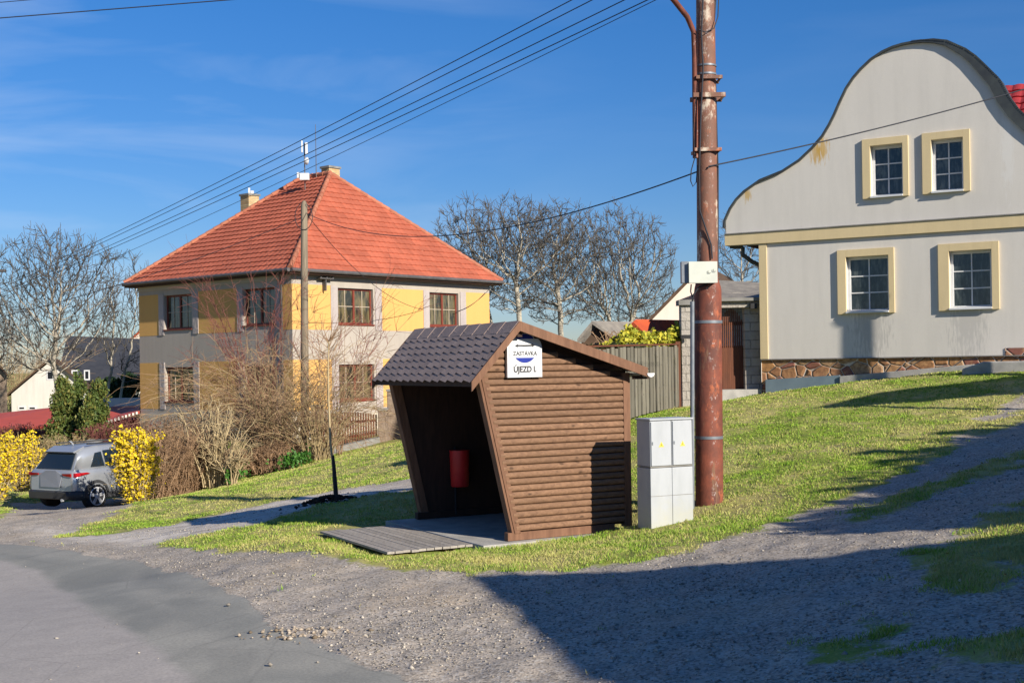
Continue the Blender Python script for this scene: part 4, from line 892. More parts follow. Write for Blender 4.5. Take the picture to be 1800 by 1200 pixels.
# ------------------------------------------------------------------ curved gable house
A_ = P(1337, 640, 31.0); B2 = P(1767, 640, 28.15); fu = Vector((B2.x - A_.x, B2.y - A_.y, 0)).normalized(); fn = Vector((fu.y, -fu.x, 0))
plF = Plane(A_, fu, fn)
gh = thing('house', Vector((A_.x, A_.y, 0)) + fu * 5 - fn * 5, 'grey rendered house with a tall curved baroque gable and cream window surrounds', 'house')
ghl = Vector((A_.x, A_.y, 0)) + fu * 5 - fn * 5
def _st(px, py): a, z = plF.px(px, py, .02); return tuple(plF.p(a, z, .02) - ghl)
M_['gwall'] = plaster('grey_gable_render', (.64, .605, .55), .2, stains=[(_st(1446, 262), (6.5, 6.5, 3.2), (.55, .33, .06)), (_st(1436, 270), (7, 7, 4), (.5, .3, .06)), (_st(1314, 343), (9, 9, 6), (.5, .32, .08)), (_st(1530, 575), (2.2, 2.2, 1.2), (.42, .4, .37)), (_st(1700, 565), (2.4, 2.4, 1.1), (.45, .43, .4)), (_st(1771, 255), (7, 7, .9), (.66, .64, .6))]); M_['cream'] = plaster('cream_trim', (.66, .53, .31), .25)
M_['coping'] = simple('dark_metal_coping', (.05, .055, .06), (.08, .09, .085), 4, .5, .4, .4, bump=.1)
out = [(1277,429),(1275.5,400),(1277,388),(1286,368),(1297,352),(1311,338),(1338,319),(1377.5,303),(1406.7,284),(1430,262),(1448,241),(1460,221),(1469,203),(1479,180),(1490,157),(1502,139),(1515,124),(1533,107),(1552.5,94),(1570,86),(1586,81),(1604,77.5),(1623,76)]
out += [(1640,76.5),(1661,81),(1690,98),(1705,111),(1719,127),(1740,152),(1754.6,181),(1773,206),(1800,231),(1840,262),(1890,284),(1935,302),(1965,330),(1980,370),(1984,395)]
pp = [plF.px(*q) for q in out]; uc = plF.px(1638, 76)[0]
zb_ = plF.px(1350, 427)[1]; zt_ = plF.px(1350, 408)[1]
gable = [(a, z) for a, z in pp]; zpk = max(z for a, z in pp); gu0, gu1 = pp[0][0], pp[-1][0] + .02; gable.append((gu1, zb_))
for i in (0,): gable[0] = (gu0, zb_ - .0)
gable[-1] = (gu1, zb_)
fw0 = plF.px(1337, 560)[0]; fw1 = gu1 - .75
holes = []
WN = [((1488, 450, 1563, 548)), ((1669, 440, 1744, 541)), ((1531, 256, 1588, 345)), ((1638, 243, 1694, 336))]
for w in WN: holes.append(rect(plF, *w))
for i, j in ((0, 1), (2, 3)):
    z0 = (holes[i][2] + holes[j][2]) / 2; z1 = (holes[i][3] + holes[j][3]) / 2
    for k in (i, j): holes[k][2], holes[k][3] = z0, z1
zs_ = plF.px(1345, 631)[1]
zs_r = zs_
b = MB(); wall_holes(b, plF, fw0, fw1, zs_, zb_, holes[:2], .2); b.build('wall', M_['gwall'], gh)
# gable wall: columns between outline and the beam, with openings
def gz(u):
    for i in range(len(gable) - 1):
        (a, z), (c, y) = gable[i], gable[i + 1]
        if a <= u <= c or c <= u <= a:
            if abs(c - a) < 1e-6: continue
            return z + (y - z) * (u - a) / (c - a)
    return zb_
lu = sorted({gu0 + .001, gu1 - .001, *[min(max(p[0], gu0 + .002), gu1 - .002) for p in gable], *[h[0] for h in holes[2:]], *[h[1] for h in holes[2:]]})
b = MB()
for i in range(len(lu) - 1):
    u0_, u1_ = lu[i], lu[i + 1]
    if u1_ - u0_ < 1e-4: continue
    inn = [h for h in holes[2:] if h[0] <= (u0_ + u1_) / 2 <= h[1]]
    ta, tb_ = gz(u0_), gz(u1_)
    if inn:
        h = inn[0]; b.quad(plF.p(u0_, zb_, .02), plF.p(u1_, zb_, .02), plF.p(u1_, h[2], .02), plF.p(u0_, h[2], .02)); b.quad(plF.p(u0_, h[3], .02), plF.p(u1_, h[3], .02), plF.p(u1_, tb_, .02), plF.p(u0_, ta, .02))
    else: b.quad(plF.p(u0_, zb_, .02), plF.p(u1_, zb_, .02), plF.p(u1_, tb_, .02), plF.p(u0_, ta, .02))
for (x0, x1, q0, q1) in holes[2:]:
    c = [(x0, q0), (x1, q0), (x1, q1), (x0, q1)]
    for k in range(4): A1, B1 = c[k], c[(k + 1) % 4]; b.quad(plF.p(*A1, .02), plF.p(*B1, .02), plF.p(*B1, -.2), plF.p(*A1, -.2))
# thickness of the gable parapet
for i in range(len(gable) - 1): b.quad(plF.p(*gable[i], .02), plF.p(*gable[i + 1], .02), plF.p(*gable[i + 1], -.38), plF.p(*gable[i], -.38))
b.quad(plF.p(gu0, zb_, .02), plF.p(gu0, zb_, -.38), plF.p(fw0, zb_, -.38), plF.p(fw0, zb_, .02)); b.quad(plF.p(gu1, zb_, -.38), plF.p(gu1, zb_, .02), plF.p(fw1, zb_, .02), plF.p(fw1, zb_, -.38))
b.build('curved_gable', M_['gwall'], gh)
b = MB(); b.poly([plF.p(a, z, -.38) for a, z in gable], -fn * .02); b.build('gable_back', M_['gwall'], gh)
# coping strip
b = MB(); o_ = []
for i, (a, z) in enumerate(gable):
    pa, pz = gable[max(i - 1, 0)]; na, nz_ = gable[min(i + 1, len(gable) - 1)]; t = Vector((na - pa, nz_ - pz)).normalized(); nn = Vector((-t.y, t.x))
    kk = .05 + .22 * min(max((a - uc + .3) / 1.6, 0), 1); o_.append((a, z, a + nn.x * kk, z + nn.y * kk))
for i in range(1, len(o_) - 2):
    a, c = o_[i], o_[i + 1]
    b.hexa([plF.p(a[0], a[1], .10), plF.p(c[0], c[1], .10), plF.p(c[0], c[1], -.5), plF.p(a[0], a[1], -.5), plF.p(a[2], a[3], .10), plF.p(c[2], c[3], .10), plF.p(c[2], c[3], -.5), plF.p(a[2], a[3], -.5)])
ii = [k for k in range(len(gable)) if gable[k][0] > uc - .5]
for i in ii[:-2]:
    n_ = 9
    for k in range(n_):
        a = Vector(gable[i]).lerp(Vector(gable[i + 1]), k / n_); c = Vector(gable[i]).lerp(Vector(gable[i + 1]), (k + .55) / n_)
        nn = Vector((-(c - a).y, (c - a).x)).normalized(); a = a + nn * .26 * min(max((a.x - uc + .3) / 1.6, .2), 1); c = c + nn * .26 * min(max((c.x - uc + .3) / 1.6, .2), 1); b.bar(plF.p(a.x, a.y, .1), plF.p(c.x, c.y, .1), .022, .03)
b.build('coping', M_['coping'], gh)
# beam band and corner pilaster
b = MB(); prism_on(b, plF, gu0 - .02, gu1 + .02, zb_ - .01, zt_, .022, .075); prism_on(b, plF, gu0 - .02, gu0 + .0, zb_ - .01, zt_, -.36, .022); b.build('beam_band', M_['cream'], gh, .004)
b = MB(); prism_on(b, plF, gu0 - .02, gu1 + .02, zt_ + .001, zt_ + .025, .022, .1); b.build('band_ledge', M_['darkconcrete'], gh)
pw = plF.px(1350, 560)[0]
b = MB(); prism_on(b, plF, fw0 - .01, pw, zs_ - .0, zb_ - .012, .001, .04); prism_on(b, plF, fw0 - .01, fw0 + .001, zs_, zb_ - .012, -.5, .001); b.build('corner_pilaster', M_['cream'], gh, .004)
# side and back walls, roof
DL = 11.0
b = MB(); b.quad(plF.p(fw0, -.5, 0), plF.p(fw0, -.5, -DL), plF.p(fw0, zb_ + .2, -DL), plF.p(fw0, zb_ + .2, 0)); b.quad(plF.p(fw1, -.5, -DL), plF.p(fw1, -.5, 0), plF.p(fw1, zb_ + .2, 0), plF.p(fw1, zb_ + .2, -DL)); b.quad(plF.p(fw0, -.5, -DL), plF.p(fw1, -.5, -DL), plF.p(fw1, zb_ + .2, -DL), plF.p(fw0, zb_ + .2, -DL))
b.add([plF.p(fw0, zb_, -DL), plF.p(fw1, zb_, -DL), plF.p(uc, zpk - .6, -DL)], [(0, 1, 2)]); b.build('wall', M_['gwall'], gh)
b = MB(); ev = .45; zr2 = zpk - .55
L0, L1 = plF.p(fw0 - ev, zb_ - .02, -DL - .3), plF.p(fw0 - ev, zb_ - .02, -.4); R0_, R1_ = plF.p(uc, zr2, -DL - .3), plF.p(uc, zr2, -.4)
tiled(b, L0, L1, R1_, R0_); Q0, Q1 = plF.p(fw1 + ev, zb_ - .02, -.4), plF.p(fw1 + ev, zb_ - .02, -DL - .3); tiled(b, Q0, Q1, R0_, R1_); rg = b.build('roof', M_['tile_red'], gh)
b = MB(); b.quad(L0, L1, R1_, R0_); b.quad(Q0, Q1, R0_, R1_); b.build('roof_underlay', M_['darkwood'], rg)
# cross wing whose crimson tiles show past the gable shoulder
b = MB(); w0 = plF.px(1768, 215)[0]; X0, X1 = plF.p(fw1 + 6, zt_ + .4, -.9), plF.p(uc + 1.0, zt_ + .4, -.9); zc_ = plF.px(1768, 150, -5.0)[1]
Y0, Y1 = plF.p(fw1 + 6, zc_, -5.2), plF.p(uc + .8, zc_, -5.2); tiled(b, X1, X0, Y0, Y1, amp=.035); tiled(b, plF.p(fw1 + 6, zt_ + .4, -9.5), plF.p(uc + 1, zt_ + .4, -9.5), Y1, Y0); b.build('roof', M_['tile_red'], gh)
b = MB(); b.box(plF.p(fw1 + .3, -.5, -9), fu * 5.5, fn * 7.7, ZZ * (zt_ + .9)); b.build('side_wing', M_['gwall'], gh)
# gutter elbow under the left end of the beam
b = MB(); b.tube([P(1283, 433, 31.6), P(1300, 434, 31.55), P(1306, 436, 31.5), P(1306, 448, 31.5), P(1322, 460, 31.5), P(1336, 466, 31.5), P(1338, 480, 31.6)], .055, 8); b.build('downpipe', M_['coping'], gh)
# windows with surrounds
SR = [(1473, 438, 1573, 552), (1650, 426, 1757, 544), (1517, 243, 1598, 348), (1622, 231, 1706, 339)]
for i, h in enumerate(holes):
    s_ = rect(plF, *SR[i]); off = .02 if i > 1 else 0
    j = i ^ 1; s2 = rect(plF, *SR[j]); s_[2] = (s_[2] + s2[2]) / 2; s_[3] = (s_[3] + s2[3]) / 2
    b = MB(); o0, o1 = .001 + off, .065 + off
    prism_on(b, plF, s_[0], h[0], s_[2], s_[3], o0, o1); prism_on(b, plF, h[1], s_[1], s_[2], s_[3], o0, o1); prism_on(b, plF, h[0], h[1], h[3], s_[3], o0, o1)
    b.build('window_surround', M_['cream'], gh, .004)
    w = window(plF, h[0] + .002, h[1] - .002, h[2] + .002, h[3] - .002, gh, M_['white'], M_['cglass'], .2, .062, False, 2, 3, .028)
    b = MB(); b.hexa([plF.p(h[0], h[2] - .03, -.13), plF.p(h[1], h[2] - .03, -.13), plF.p(h[1] + .0, h[2] - .03, o1 + .05), plF.p(h[0], h[2] - .03, o1 + .05), plF.p(h[0], h[2] + .05, -.13), plF.p(h[1], h[2] + .05, -.13), plF.p(h[1], h[2] + .005, o1 + .05), plF.p(h[0], h[2] + .005, o1 + .05)]) ; b.build('sill', M_['white'], w)
# stone plinth
def stonem():
    t = NT('rubble_stone', .85, .25); v = t.mapv((1, 1, 1.25)); e = t.voro(3.1, 'DISTANCE_TO_EDGE', v); ce = t.voro(3.1, 'F1', v, 1); s = t.n('ShaderNodeSeparateColor'); t.l(ce, s.inputs[0])
    c = t.mix(s.outputs[0], (.46, .24, .09), (.34, .17, .09)); c = t.mix(t.rng(s.outputs[1], .6, .8), c, (.26, .1, .08)); c = t.mix(t.rng(s.outputs[2], .7, .9), c, (.42, .27, .15))
    c = t.mix(t.rng(t.noise(12, 6, rough=.7), .4, .62, 0, .75), c, (.16, .08, .04)); c = t.mix(t.rng(t.noise(7, 5), .55, .7, 0, .6), c, (.55, .33, .15))
    j = t.math('ADD', e, t.math('MULTIPLY', t.math('SUBTRACT', t.noise(14, 4), .5), .03)); m = t.rng(j, .012, .028); c = t.mix(m, (.55, .48, .4), c); t.color(c); t.bump(t.rng(e, 0, .1), .8, .05); return t.m
M_['stone'] = stonem()
b = MB(); zp = lambda a: zs_ + .0
us = fw1; b.poly([plF.p(fw0, -.5, -.03), plF.p(fw1, -.5, -.03), plF.p(fw1, zs_ - .004, -.03), plF.p(fw0, zs_ - .004, -.03)], -fn * .1); b.build('stone_plinth', M_['stone'], gh)
st_u = plF.px(1767, 610)[0]
b = MB(); prism_on(b, plF, st_u, fw1, zs_, zs_ + .16, .001, .02); b.build('stone_step', M_['stone'], gh)
b = MB(); prism_on(b, plF, fw0, fw1, zs_ - .022, zs_ - .004, -.028, .03); b.build('drip_edge', M_['darkconcrete'], gh)
def low(pl, x0, y0, x1, y1, out): a0, z0 = pl.px(x0, y0, out); a1, z1 = pl.px(x1, y1, out); return a0, z0, a1, z1
M_['blueg'] = simple('blue_grey_panel', (.17, .23, .27), (.14, .19, .23), 3, .6, .3, bump=.1)
b = MB(); a0, z0, a1, z1 = low(plF, 1346, 667, 1476, 659, .05); b.poly([plF.p(a0, z0 - .9, -.02), plF.p(a1, z1 - .9, -.02), plF.p(a1, z1, -.02), plF.p(a0, z0, -.02)], fn * .09); b.build('base_panel', M_['blueg'], gh)
b = MB(); a0, z0, a1, z1 = low(plF, 1476, 661, 1712, 640, .1); b.poly([plF.p(a0, z0 - .9, -.02), plF.p(a1, z1 - .9, -.02), plF.p(a1, z1, -.02), plF.p(a0, z0, -.02)], fn * .14); b.build('base_kerb', M_['concrete'], gh, .01)
b = MB(); a0, z0, a1, z1 = low(plF, 1700, 640, 1712, 637, .3); a2, z2 = plF.px(1800, 634, .3)
b.poly([plF.p(a0, z0 - .9, .05), plF.p(a2 + 3, z2 - .4, .05), plF.p(a2 + 3, z2 + .3, .05), plF.p(a2, z2, .05), plF.p(a1 + .3, z1 + .02, .05), plF.p(a0, z0 - .1, .05)], fn * .9); tag(b.build('concrete_step', M_['concrete'], None, .03, loc=plF.p(a0, 1.8, .3)), 'rounded concrete step at the far right foot of the curved gable house', 'step')
# ------------------------------------------------------------------ slate shed, gate wall, gate, pillar, plank fence
M_['slate'] = simple('old_slate', (.26, .235, .2), (.17, .155, .14), 2.5, .9, .2, bump=.6, bscale=9, bd=.04)
M_['block'] = (lambda: None)
def blockm():
    t = NT('grey_stone_block', .92, .15); x = t.n('ShaderNodeTexBrick'); x.inputs['Scale'].default_value = 1; x.inputs['Brick Width'].default_value = .42; x.inputs['Row Height'].default_value = .22; x.inputs['Mortar Size'].default_value = .015
    for i, c in ((1, (.42, .385, .34)), (2, (.33, .30, .265)), (3, (.2, .185, .165))): x.inputs[i].default_value = (*c, 1)
    g = t.n('ShaderNodeSeparateXYZ'); t.l(t.co, g.inputs[0]); cb = t.n('ShaderNodeCombineXYZ'); t.l(t.math('ADD', g.outputs[0], g.outputs[1]), cb.inputs[0]); t.l(g.outputs[2], cb.inputs[1]); t.l(cb.outputs[0], x.inputs[0])
    c = t.mix(t.rng(t.noise(9, 6, rough=.7), .45, .66, 0, .6), x.outputs[0], (.42, .39, .34)); t.color(c); t.bump(t.noise(11, 6, rough=.7), .9, .05); return t.m
M_['block'] = blockm()
GD = 31.6
def fbox(x0, y0, x1, y1, d, th, m, name, parent=None, bevel=0, zb=None, dd2=None):
    d2 = dd2 or d; a = P(x0, y0, d); c = P(x1, y0, d2); z1 = a.z; z0 = P(x0, y1, d).z if zb is None else zb
    b = MB(); e = Vector((c.x - a.x, c.y - a.y, 0)); n = Vector((-e.y, e.x, 0)).normalized(); b.box(Vector((a.x, a.y, z0)), e, n * th, ZZ * (z1 - z0)); return b.build(name, m, parent, bevel)
gw = thing('gate_wall', P(1300, 690, GD), 'grey stone block wall piece carrying the brown garden gate, joined to curved gable house', 'wall')
fbox(1308.5, 533, 1336.5, 690, GD - .25, .35, M_['block'], 'wall_block', gw, 0, .9)
fbox(1256, 533, 1268, 690, GD, .35, M_['block'], 'wall_block', gw, 0, .9)
fbox(1248, 528, 1337, 541, GD - .35, .55, M_['block'], 'lintel', gw)
fbox(1246, 524, 1337, 529.5, GD - .5, .8, M_['darkconcrete'], 'lintel_cap', gw)
fbox(1266, 685, 1340, 712, GD - .55, .5, M_['concrete'], 'threshold', gw)
b = MB(); q = P(1322, 537, GD - .4); b.box(q - Vector((.06, .12, .08)), (.16, 0, 0), (0, .14, 0), (0, 0, .13)); tag(b.build('wall_lamp', M_['black'], None, loc=q), 'small dark square wall lamp above the stone wall right of the gate', 'lamp')
gt_ = thing('garden_gate', P(1288, 685, GD), 'arched dark brown timber garden gate with slotted top between stone blocks', 'gate')
M_['gatew'] = wood('gate_timber', (.17, .06, .03), (.1, .04, .025), (9, 9, .8), 2, rnd=.3, knots=False)
g0 = P(1268, 685, GD + .05); g1 = P(1308, 685, GD - .05); gwid = g1.x - g0.x; gtop = P(1288, 543, GD).z; gbot = g0.z
npk = 11
for i in range(npk):
    x = g0.x + gwid * (i + .04) / npk; t = (i + .5) / npk; top = gtop - .32 * (2 * t - 1) ** 2; b = MB(); b.cur = random.random()
    ym = gbot + (gtop - gbot) * .52
    b.box((x, GD, ym), (gwid / npk * .6, 0, 0), (0, .03, 0), (0, 0, top - ym)); b.box((x, GD, gbot), (gwid / npk * .95, 0, 0), (0, .03, 0), (0, 0, ym - gbot)); b.build('gate_slat', M_['gatew'], gt_)
for fz in (.12, .5, .8):
    b = MB(); b.box((g0.x, GD + .03, gbot + (gtop - gbot) * fz), (gwid, 0, 0), (0, .04, 0), (0, 0, .09)); b.build('gate_rail', M_['gatew'], gt_)
pl_ = thing('stone_pillar', P(1207, 718, 31.4), 'tall narrow grey stone pillar behind the rusty pole with dark capping', 'pillar')
fbox(1197, 535, 1222, 722, 31.4, .4, M_['block'], 'pillar_shaft', pl_, .01); fbox(1193, 527, 1226, 536, 31.3, .55, M_['darkconcrete'], 'pillar_cap', pl_)
b = MB(); q = P(1205, 592, 31.2); b.box(q - Vector((.12, .05, .04)), (.25, 0, 0), (0, .1, 0), (0, 0, .09)); b.build('iron_bracket', M_['black'], pl_)
sd_ = thing('stone_shed', P(1290, 600, 44), 'low stone shed with weathered slate roof seen between rusty pole and gable house', 'shed')
fbox(1225, 515, 1372, 640, 46, 5, M_['block'], 'shed_wall', sd_)
b = MB(); b.add([P(1222, 528, 44.8), P(1380, 528, 44.2), P(1380, 499, 47.5), P(1222, 490, 48), P(1222, 521, 52), P(1380, 525, 52)], [(0, 1, 2, 3), (3, 2, 5, 4), (0, 3, 4)]); sf = b.build('shed_roof', M_['slate'], sd_); so = sf.modifiers.new('thick', 'SOLIDIFY'); so.thickness = .12
M_['plank'] = wood('grey_weathered_plank', (.27, .25, .205), (.13, .12, .09), (11, 11, .5), 2, rnd=.75)
pf = thing('plank_fence', P(1150, 730, 29), 'grey weathered vertical plank fence behind the bus shelter roof', 'fence')
fa0, fa1 = P(1192, 606, 31.3), P(1010, 611, 24.5); fe = Vector((fa1.x - fa0.x, fa1.y - fa0.y, 0)); FL = fe.length; fe.normalize(); fnn = Vector((fe.y, -fe.x, 0))
if fnn.y > 0: fnn = -fnn
rr = random.Random(8); x = .0; i = 0
while x < FL:
    w = rr.uniform(.13, .22); p = fa0 + fe * x; gzz = zg(p.x, p.y); zt2 = fa0.z + (fa1.z - fa0.z) * x / FL - rr.uniform(0, .06); zlo = max(gzz + .06, .9); n_ = 7; b = MB(); b.cur = rr.random()
    prof = []; 
    for k in range(n_ + 1):
        zz = zlo + (zt2 - zlo) * k / n_; a1_ = rr.uniform(-.014, .014); a2_ = rr.uniform(-.014, .014); prof.append((zz, a1_, w + a2_))
    vs = []
    for (zz, l0, l1) in prof:
        for (l, t) in ((l0, 0), (l1, 0), (l1, .03), (l0, .03)): q = p + fe * l + fnn * (t + (i % 2) * .012); vs.append((q.x, q.y, zz))
    fs = [(4 * k + a, 4 * k + (a + 1) % 4, 4 * k + 4 + (a + 1) % 4, 4 * k + 4 + a) for k in range(n_) for a in range(4)] + [(0, 3, 2, 1), (4 * n_, 4 * n_ + 1, 4 * n_ + 2, 4 * n_ + 3)]
    b.add(vs, fs); b.build('fence_plank', M_['plank'], pf); x += w + rr.uniform(.065, .11); i += 1
for zz in (.35, .94):
    b = MB(); q0, q1 = fa0 - fnn * .03, fa1 - fnn * .03; za = lambda q: q.z * zz + (1 - zz) * 1.0; b.bar((q0.x, q0.y, za(q0)), (q1.x, q1.y, za(q1)), .05, .1); b.build('fence_rail', M_['gatew'], pf)
b = MB(); q0, q1 = fa0 + ZZ * .02, fa1 + ZZ * .02; b.bar(q0, q1, .12, .035); b.build('fence_cap', M_['gatew'], pf)
for px in (1191,):
    q = P(px, 600, 31.2); b = MB(); b.box((q.x - .05, q.y, .8), (.12, 0, 0), (0, .12, 0), (0, 0, q.z - .8)); b.build('fence_post', M_['gatew'], pf)
# picket fence and stone pillars in front of the yellow house
kf = thing('picket_fence', P(612, 790, 41), 'low red brown picket fence on concrete base before the yellow house', 'fence')
k0, k1 = P(566, 792, 41), P(663, 770, 43.5); ke = Vector((k1.x - k0.x, k1.y - k0.y, 0)); KL = ke.length; ke.normalize(); kn = Vector((ke.y, -ke.x, 0))
kzt = lambda t: P(566, 728, 41).z * (1 - t) + P(663, 728, 43.5).z * t; kzb = lambda t: k0.z * (1 - t) + k1.z * t
n_ = 21
for i in range(n_):
    t = (i + .3) / n_; p = k0 + ke * KL * t; b = MB(); arch = .18 * (1 - (2 * t - 1) ** 2); b.box((p.x, p.y, kzb(t) + .08), ke * .07, kn * .025, ZZ * (kzt(t) - kzb(t) - .1 + arch * .5)); b.build('picket', M_['gatew'], kf)
for f_ in (.25, .75):
    b = MB(); b.bar(Vector((k0.x, k0.y, kzb(0) * (1 - f_) + kzt(0) * f_)) - kn * .03, Vector((k1.x, k1.y, kzb(1) * (1 - f_) + kzt(1) * f_)) - kn * .03, .04, .08); b.build('rail', M_['gatew'], kf)
b = MB(); b.poly([(k0.x, k0.y, -1.5), (k1.x, k1.y, -1.5), (k1.x, k1.y, kzb(1) + .06), (k0.x, k0.y, kzb(0) + .06)], kn * .2); b.build('concrete_base', M_['darkconcrete'], kf)
M_['rstone'] = simple('rough_brown_stone', (.3, .23, .17), (.18, .13, .1), 3.5, .9, .2, bump=1.0, bscale=7, bd=.06)
for (x0, y0, x1, y1, d, lab) in ((664, 722, 680, 775, 43.3, 'low rough stone pillar at the right end of the picket fence'), (680, 688, 722, 778, 43.8, 'taller rough stone pillar partly hidden by the bus shelter'), (546, 716, 566, 800, 40.9, 'grey stone pillar left of the picket fence beside the timber pole')):
    q = P((x0 + x1) / 2, y1, d); pi_ = thing('stone_pillar', q, lab, 'pillar'); fbox(x0, y0, x1, y1, d, .45, M_['rstone'], 'pillar_shaft', pi_, .02, -.9); fbox(x0 - 1.5, y0 - 4, x1 + 1.5, y0, d - .04, .53, M_['darkconcrete'], 'pillar_cap', pi_, .01)
# ------------------------------------------------------------------ distant buildings
def gable_house(name, label, x0, x1, ye, yp, xp, yb, d, depth, mw, mr, wins=(), dirx=.25, cat='house', roofside=None, ov=.3):
    """front gable facing the viewer: eave pixels, peak pixel, base pixel; ridge runs away from the viewer"""
    a, c, pk = P(x0, ye, d), P(x1, ye, d), P(xp, yp, d); zb0 = P(x0, yb, d).z; r = thing(name, (pk.x, d, zb0), label, cat); b = MB(); dv = Vector((dirx, 1, 0)).normalized() * depth
    za = min(a.z, c.z); a.z = c.z = za
    b.poly([(a.x, d, zb0 - 3), (c.x, d, zb0 - 3), (c.x, d, za), (pk.x, d, pk.z), (a.x, d, za)], dv); b.build('wall', mw, r)
    b = MB(); ex = (pk - a).normalized() * ov; ex2 = (pk - c).normalized() * ov; f0 = Vector((0, -.35, 0)); th = ZZ * .14
    for (e_, q_) in ((a - ex, pk), (c - ex2, pk)):
        b.poly([e_ + f0 + ZZ * .02, q_ + f0 + ZZ * .02, q_ + f0 + dv * 1.04 + ZZ * .02, e_ + f0 + dv * 1.04 + ZZ * .02], th)
    b.build('roof', mr, r)
    for (wx0, wy0, wx1, wy1) in wins:
        p0, p1 = P(wx0, wy1, d), P(wx1, wy0, d); b = MB(); b.box((p0.x, d - .03, p0.z), (p1.x - p0.x, 0, 0), (0, .02, 0), (0, 0, p1.z - p0.z)); w = b.build('window', M_['white'], r)
        b = MB(); b.box((p0.x + .09, d - .04, p0.z + .09), (p1.x - p0.x - .18, 0, 0), (0, .008, 0), (0, 0, p1.z - p0.z - .18)); b.build('pane', M_['glass'], w)
    return r
M_['whitew'] = plaster('white_render', (.62, .60, .56), .35); M_['darkroof'] = simple('anthracite_roof', (.035, .037, .045), (.05, .052, .06), 2, .7, .3, bump=.3)
M_['brownroof'] = simple('brown_roof', (.07, .045, .03), (.11, .07, .045), 2, .9, .2, bump=.5); M_['pinkw'] = plaster('pale_pink_render', (.72, .6, .52), .15); M_['orange_roof'] = tile_mat('orange_far_tile', (.52, .09, .03), (.45, .08, .03), .1)
M_['redsheet'] = simple('red_metal_roof', (.5, .09, .06), (.42, .075, .05), 1.2, .6, .3, bump=.1)
gable_house('house', 'white gabled house behind the big bare tree at the left', 20, 168, 690, 632, 92, 745, 84, 12, M_['whitew'], M_['brownroof'], [(82, 651, 95, 668), (126, 650, 137, 664), (148, 650, 158, 668), (32, 713, 45, 721), (50, 713, 64, 721)], -.32)
dh = thing('house', P(190, 700, 96), 'dark slate roofed house behind the white gabled house', 'house'); fbox(112, 655, 262, 720, 94, 8, M_['whitew'], 'wall', dh)
b = MB(); b.add([P(100, 668, 92.5), P(262, 668, 92.5), P(262, 596, 99), P(118, 590, 99), P(262, 640, 106), P(110, 640, 106)], [(0, 1, 2, 3), (3, 2, 4, 5)]); q = b.build('roof', M_['darkroof'], dh); q.modifiers.new('t', 'SOLIDIFY').thickness = .2
gable_house('house', 'tall orange tiled house top glimpsed left of the yellow house', 212, 300, 612, 580, 252, 660, 118, 8, M_['pinkw'], M_['orange_roof'], (), 0)
gable_house('house', 'brown roofed low house at the far left edge', -70, 12, 655, 606, -30, 745, 74, 9, M_['rstone'], M_['brownroof'], (), -.5)
lr_ = thing('garage', P(60, 745, 56), 'long low garage with red sheet roof behind the hedge at the left', 'garage'); fbox(-60, 768, 118, 800, 52, 5, M_['gatew'], 'wall', lr_)
b = MB(); b.add([P(-80, 752, 51.5), P(122, 748, 51.5), P(118, 713, 57.5), P(-70, 733, 57.5)], [(0, 1, 2, 3)]); b.build('roof', M_['redsheet'], lr_).modifiers.new('t', 'SOLIDIFY').thickness = .12
lr2 = thing('carport', P(210, 740, 52), 'red sheet roofed lean to shed beside the left wall of the yellow house', 'shed'); fbox(186, 738, 243, 790, 55, 2, M_['gatew'], 'wall', lr2)
b = MB(); b.add([P(180, 742, 53), P(245, 722, 53), P(245, 712, 57), P(180, 715, 57)], [(0, 1, 2, 3)]); b.build('roof', M_['redsheet'], lr2).modifiers.new('t', 'SOLIDIFY').thickness = .1
b = MB(); 
for i in range(9): b.bar(P(190 + i * 6.3, 741 - i * 1.9, 52.9), P(190 + i * 6.3, 741 - i * 1.9, 53.6), .08, .12)
b.build('rafter', M_['whitew'], lr2)
fbox(176, 700, 246, 716, 60, .3, M_['whitew'], 'garden_wall'); tag(bpy.data.objects['garden_wall'], 'pale low garden wall behind the red sheet roofed shed', 'wall')
gable_house('house', 'pale house with steep dark edged gable behind the stone pillar', 1128, 1345, 574, 470, 1233, 640, 62, 10, M_['pinkw'], M_['brownroof'], (), .3)
h = gable_house('house', 'small house with bright orange roof behind the plank fence', 1090, 1138, 592, 569, 1116, 630, 48, 7, M_['brownroof'], M_['orange_roof'], (), 1.1)
b = MB(); b.add([P(1113, 566, 46.4), P(1142, 593, 46.2), P(1215, 590, 50.2), P(1200, 565, 50.6)], [(0, 1, 2, 3)]); b.build('roof', M_['orange_roof'], h).modifiers.new('t', 'SOLIDIFY').thickness = .12
gable_house('shed', 'grey roofed shed with dark gable behind the bus shelter ridge', 1022, 1070, 592, 571, 1040, 625, 52, 7, M_['brownroof'], M_['slate'], (), .9, 'shed')
# off camera: low hipped house right of the viewpoint whose shadow falls over the track, and a lamp mast
oh = thing('house', (14.5, -3.4, 1), 'grey house standing beside the track just right of the viewpoint', 'house')
cr_ = Vector((8.2, 3.5, 0)); ux = Vector((.947, -.32, 0)); uy = Vector((.20, -.98, 0)); zz0 = .2; zz1 = 6.05
b = MB(); b.box(cr_ + ZZ * (zz0 - 1) + ux * .3 + uy * .3, ux * 9.4, uy * 10.4, ZZ * (zz1 - zz0 + .9)); b.build('wall', M_['gwall'], oh)
k = [cr_, cr_ + ux * 10, cr_ + ux * 10 + uy * 11, cr_ + uy * 11]; rtop = [cr_ + ux * 5 + uy * 5, cr_ + ux * 5 + uy * 6]
b = MB(); b.add([p + ZZ * zz1 for p in k] + [p + ZZ * (zz1 + 1.6) for p in rtop], [(0, 1, 4), (1, 2, 5, 4), (2, 3, 5), (3, 0, 4, 5), (0, 3, 2, 1)]); b.build('roof', M_['tile_old'], oh)
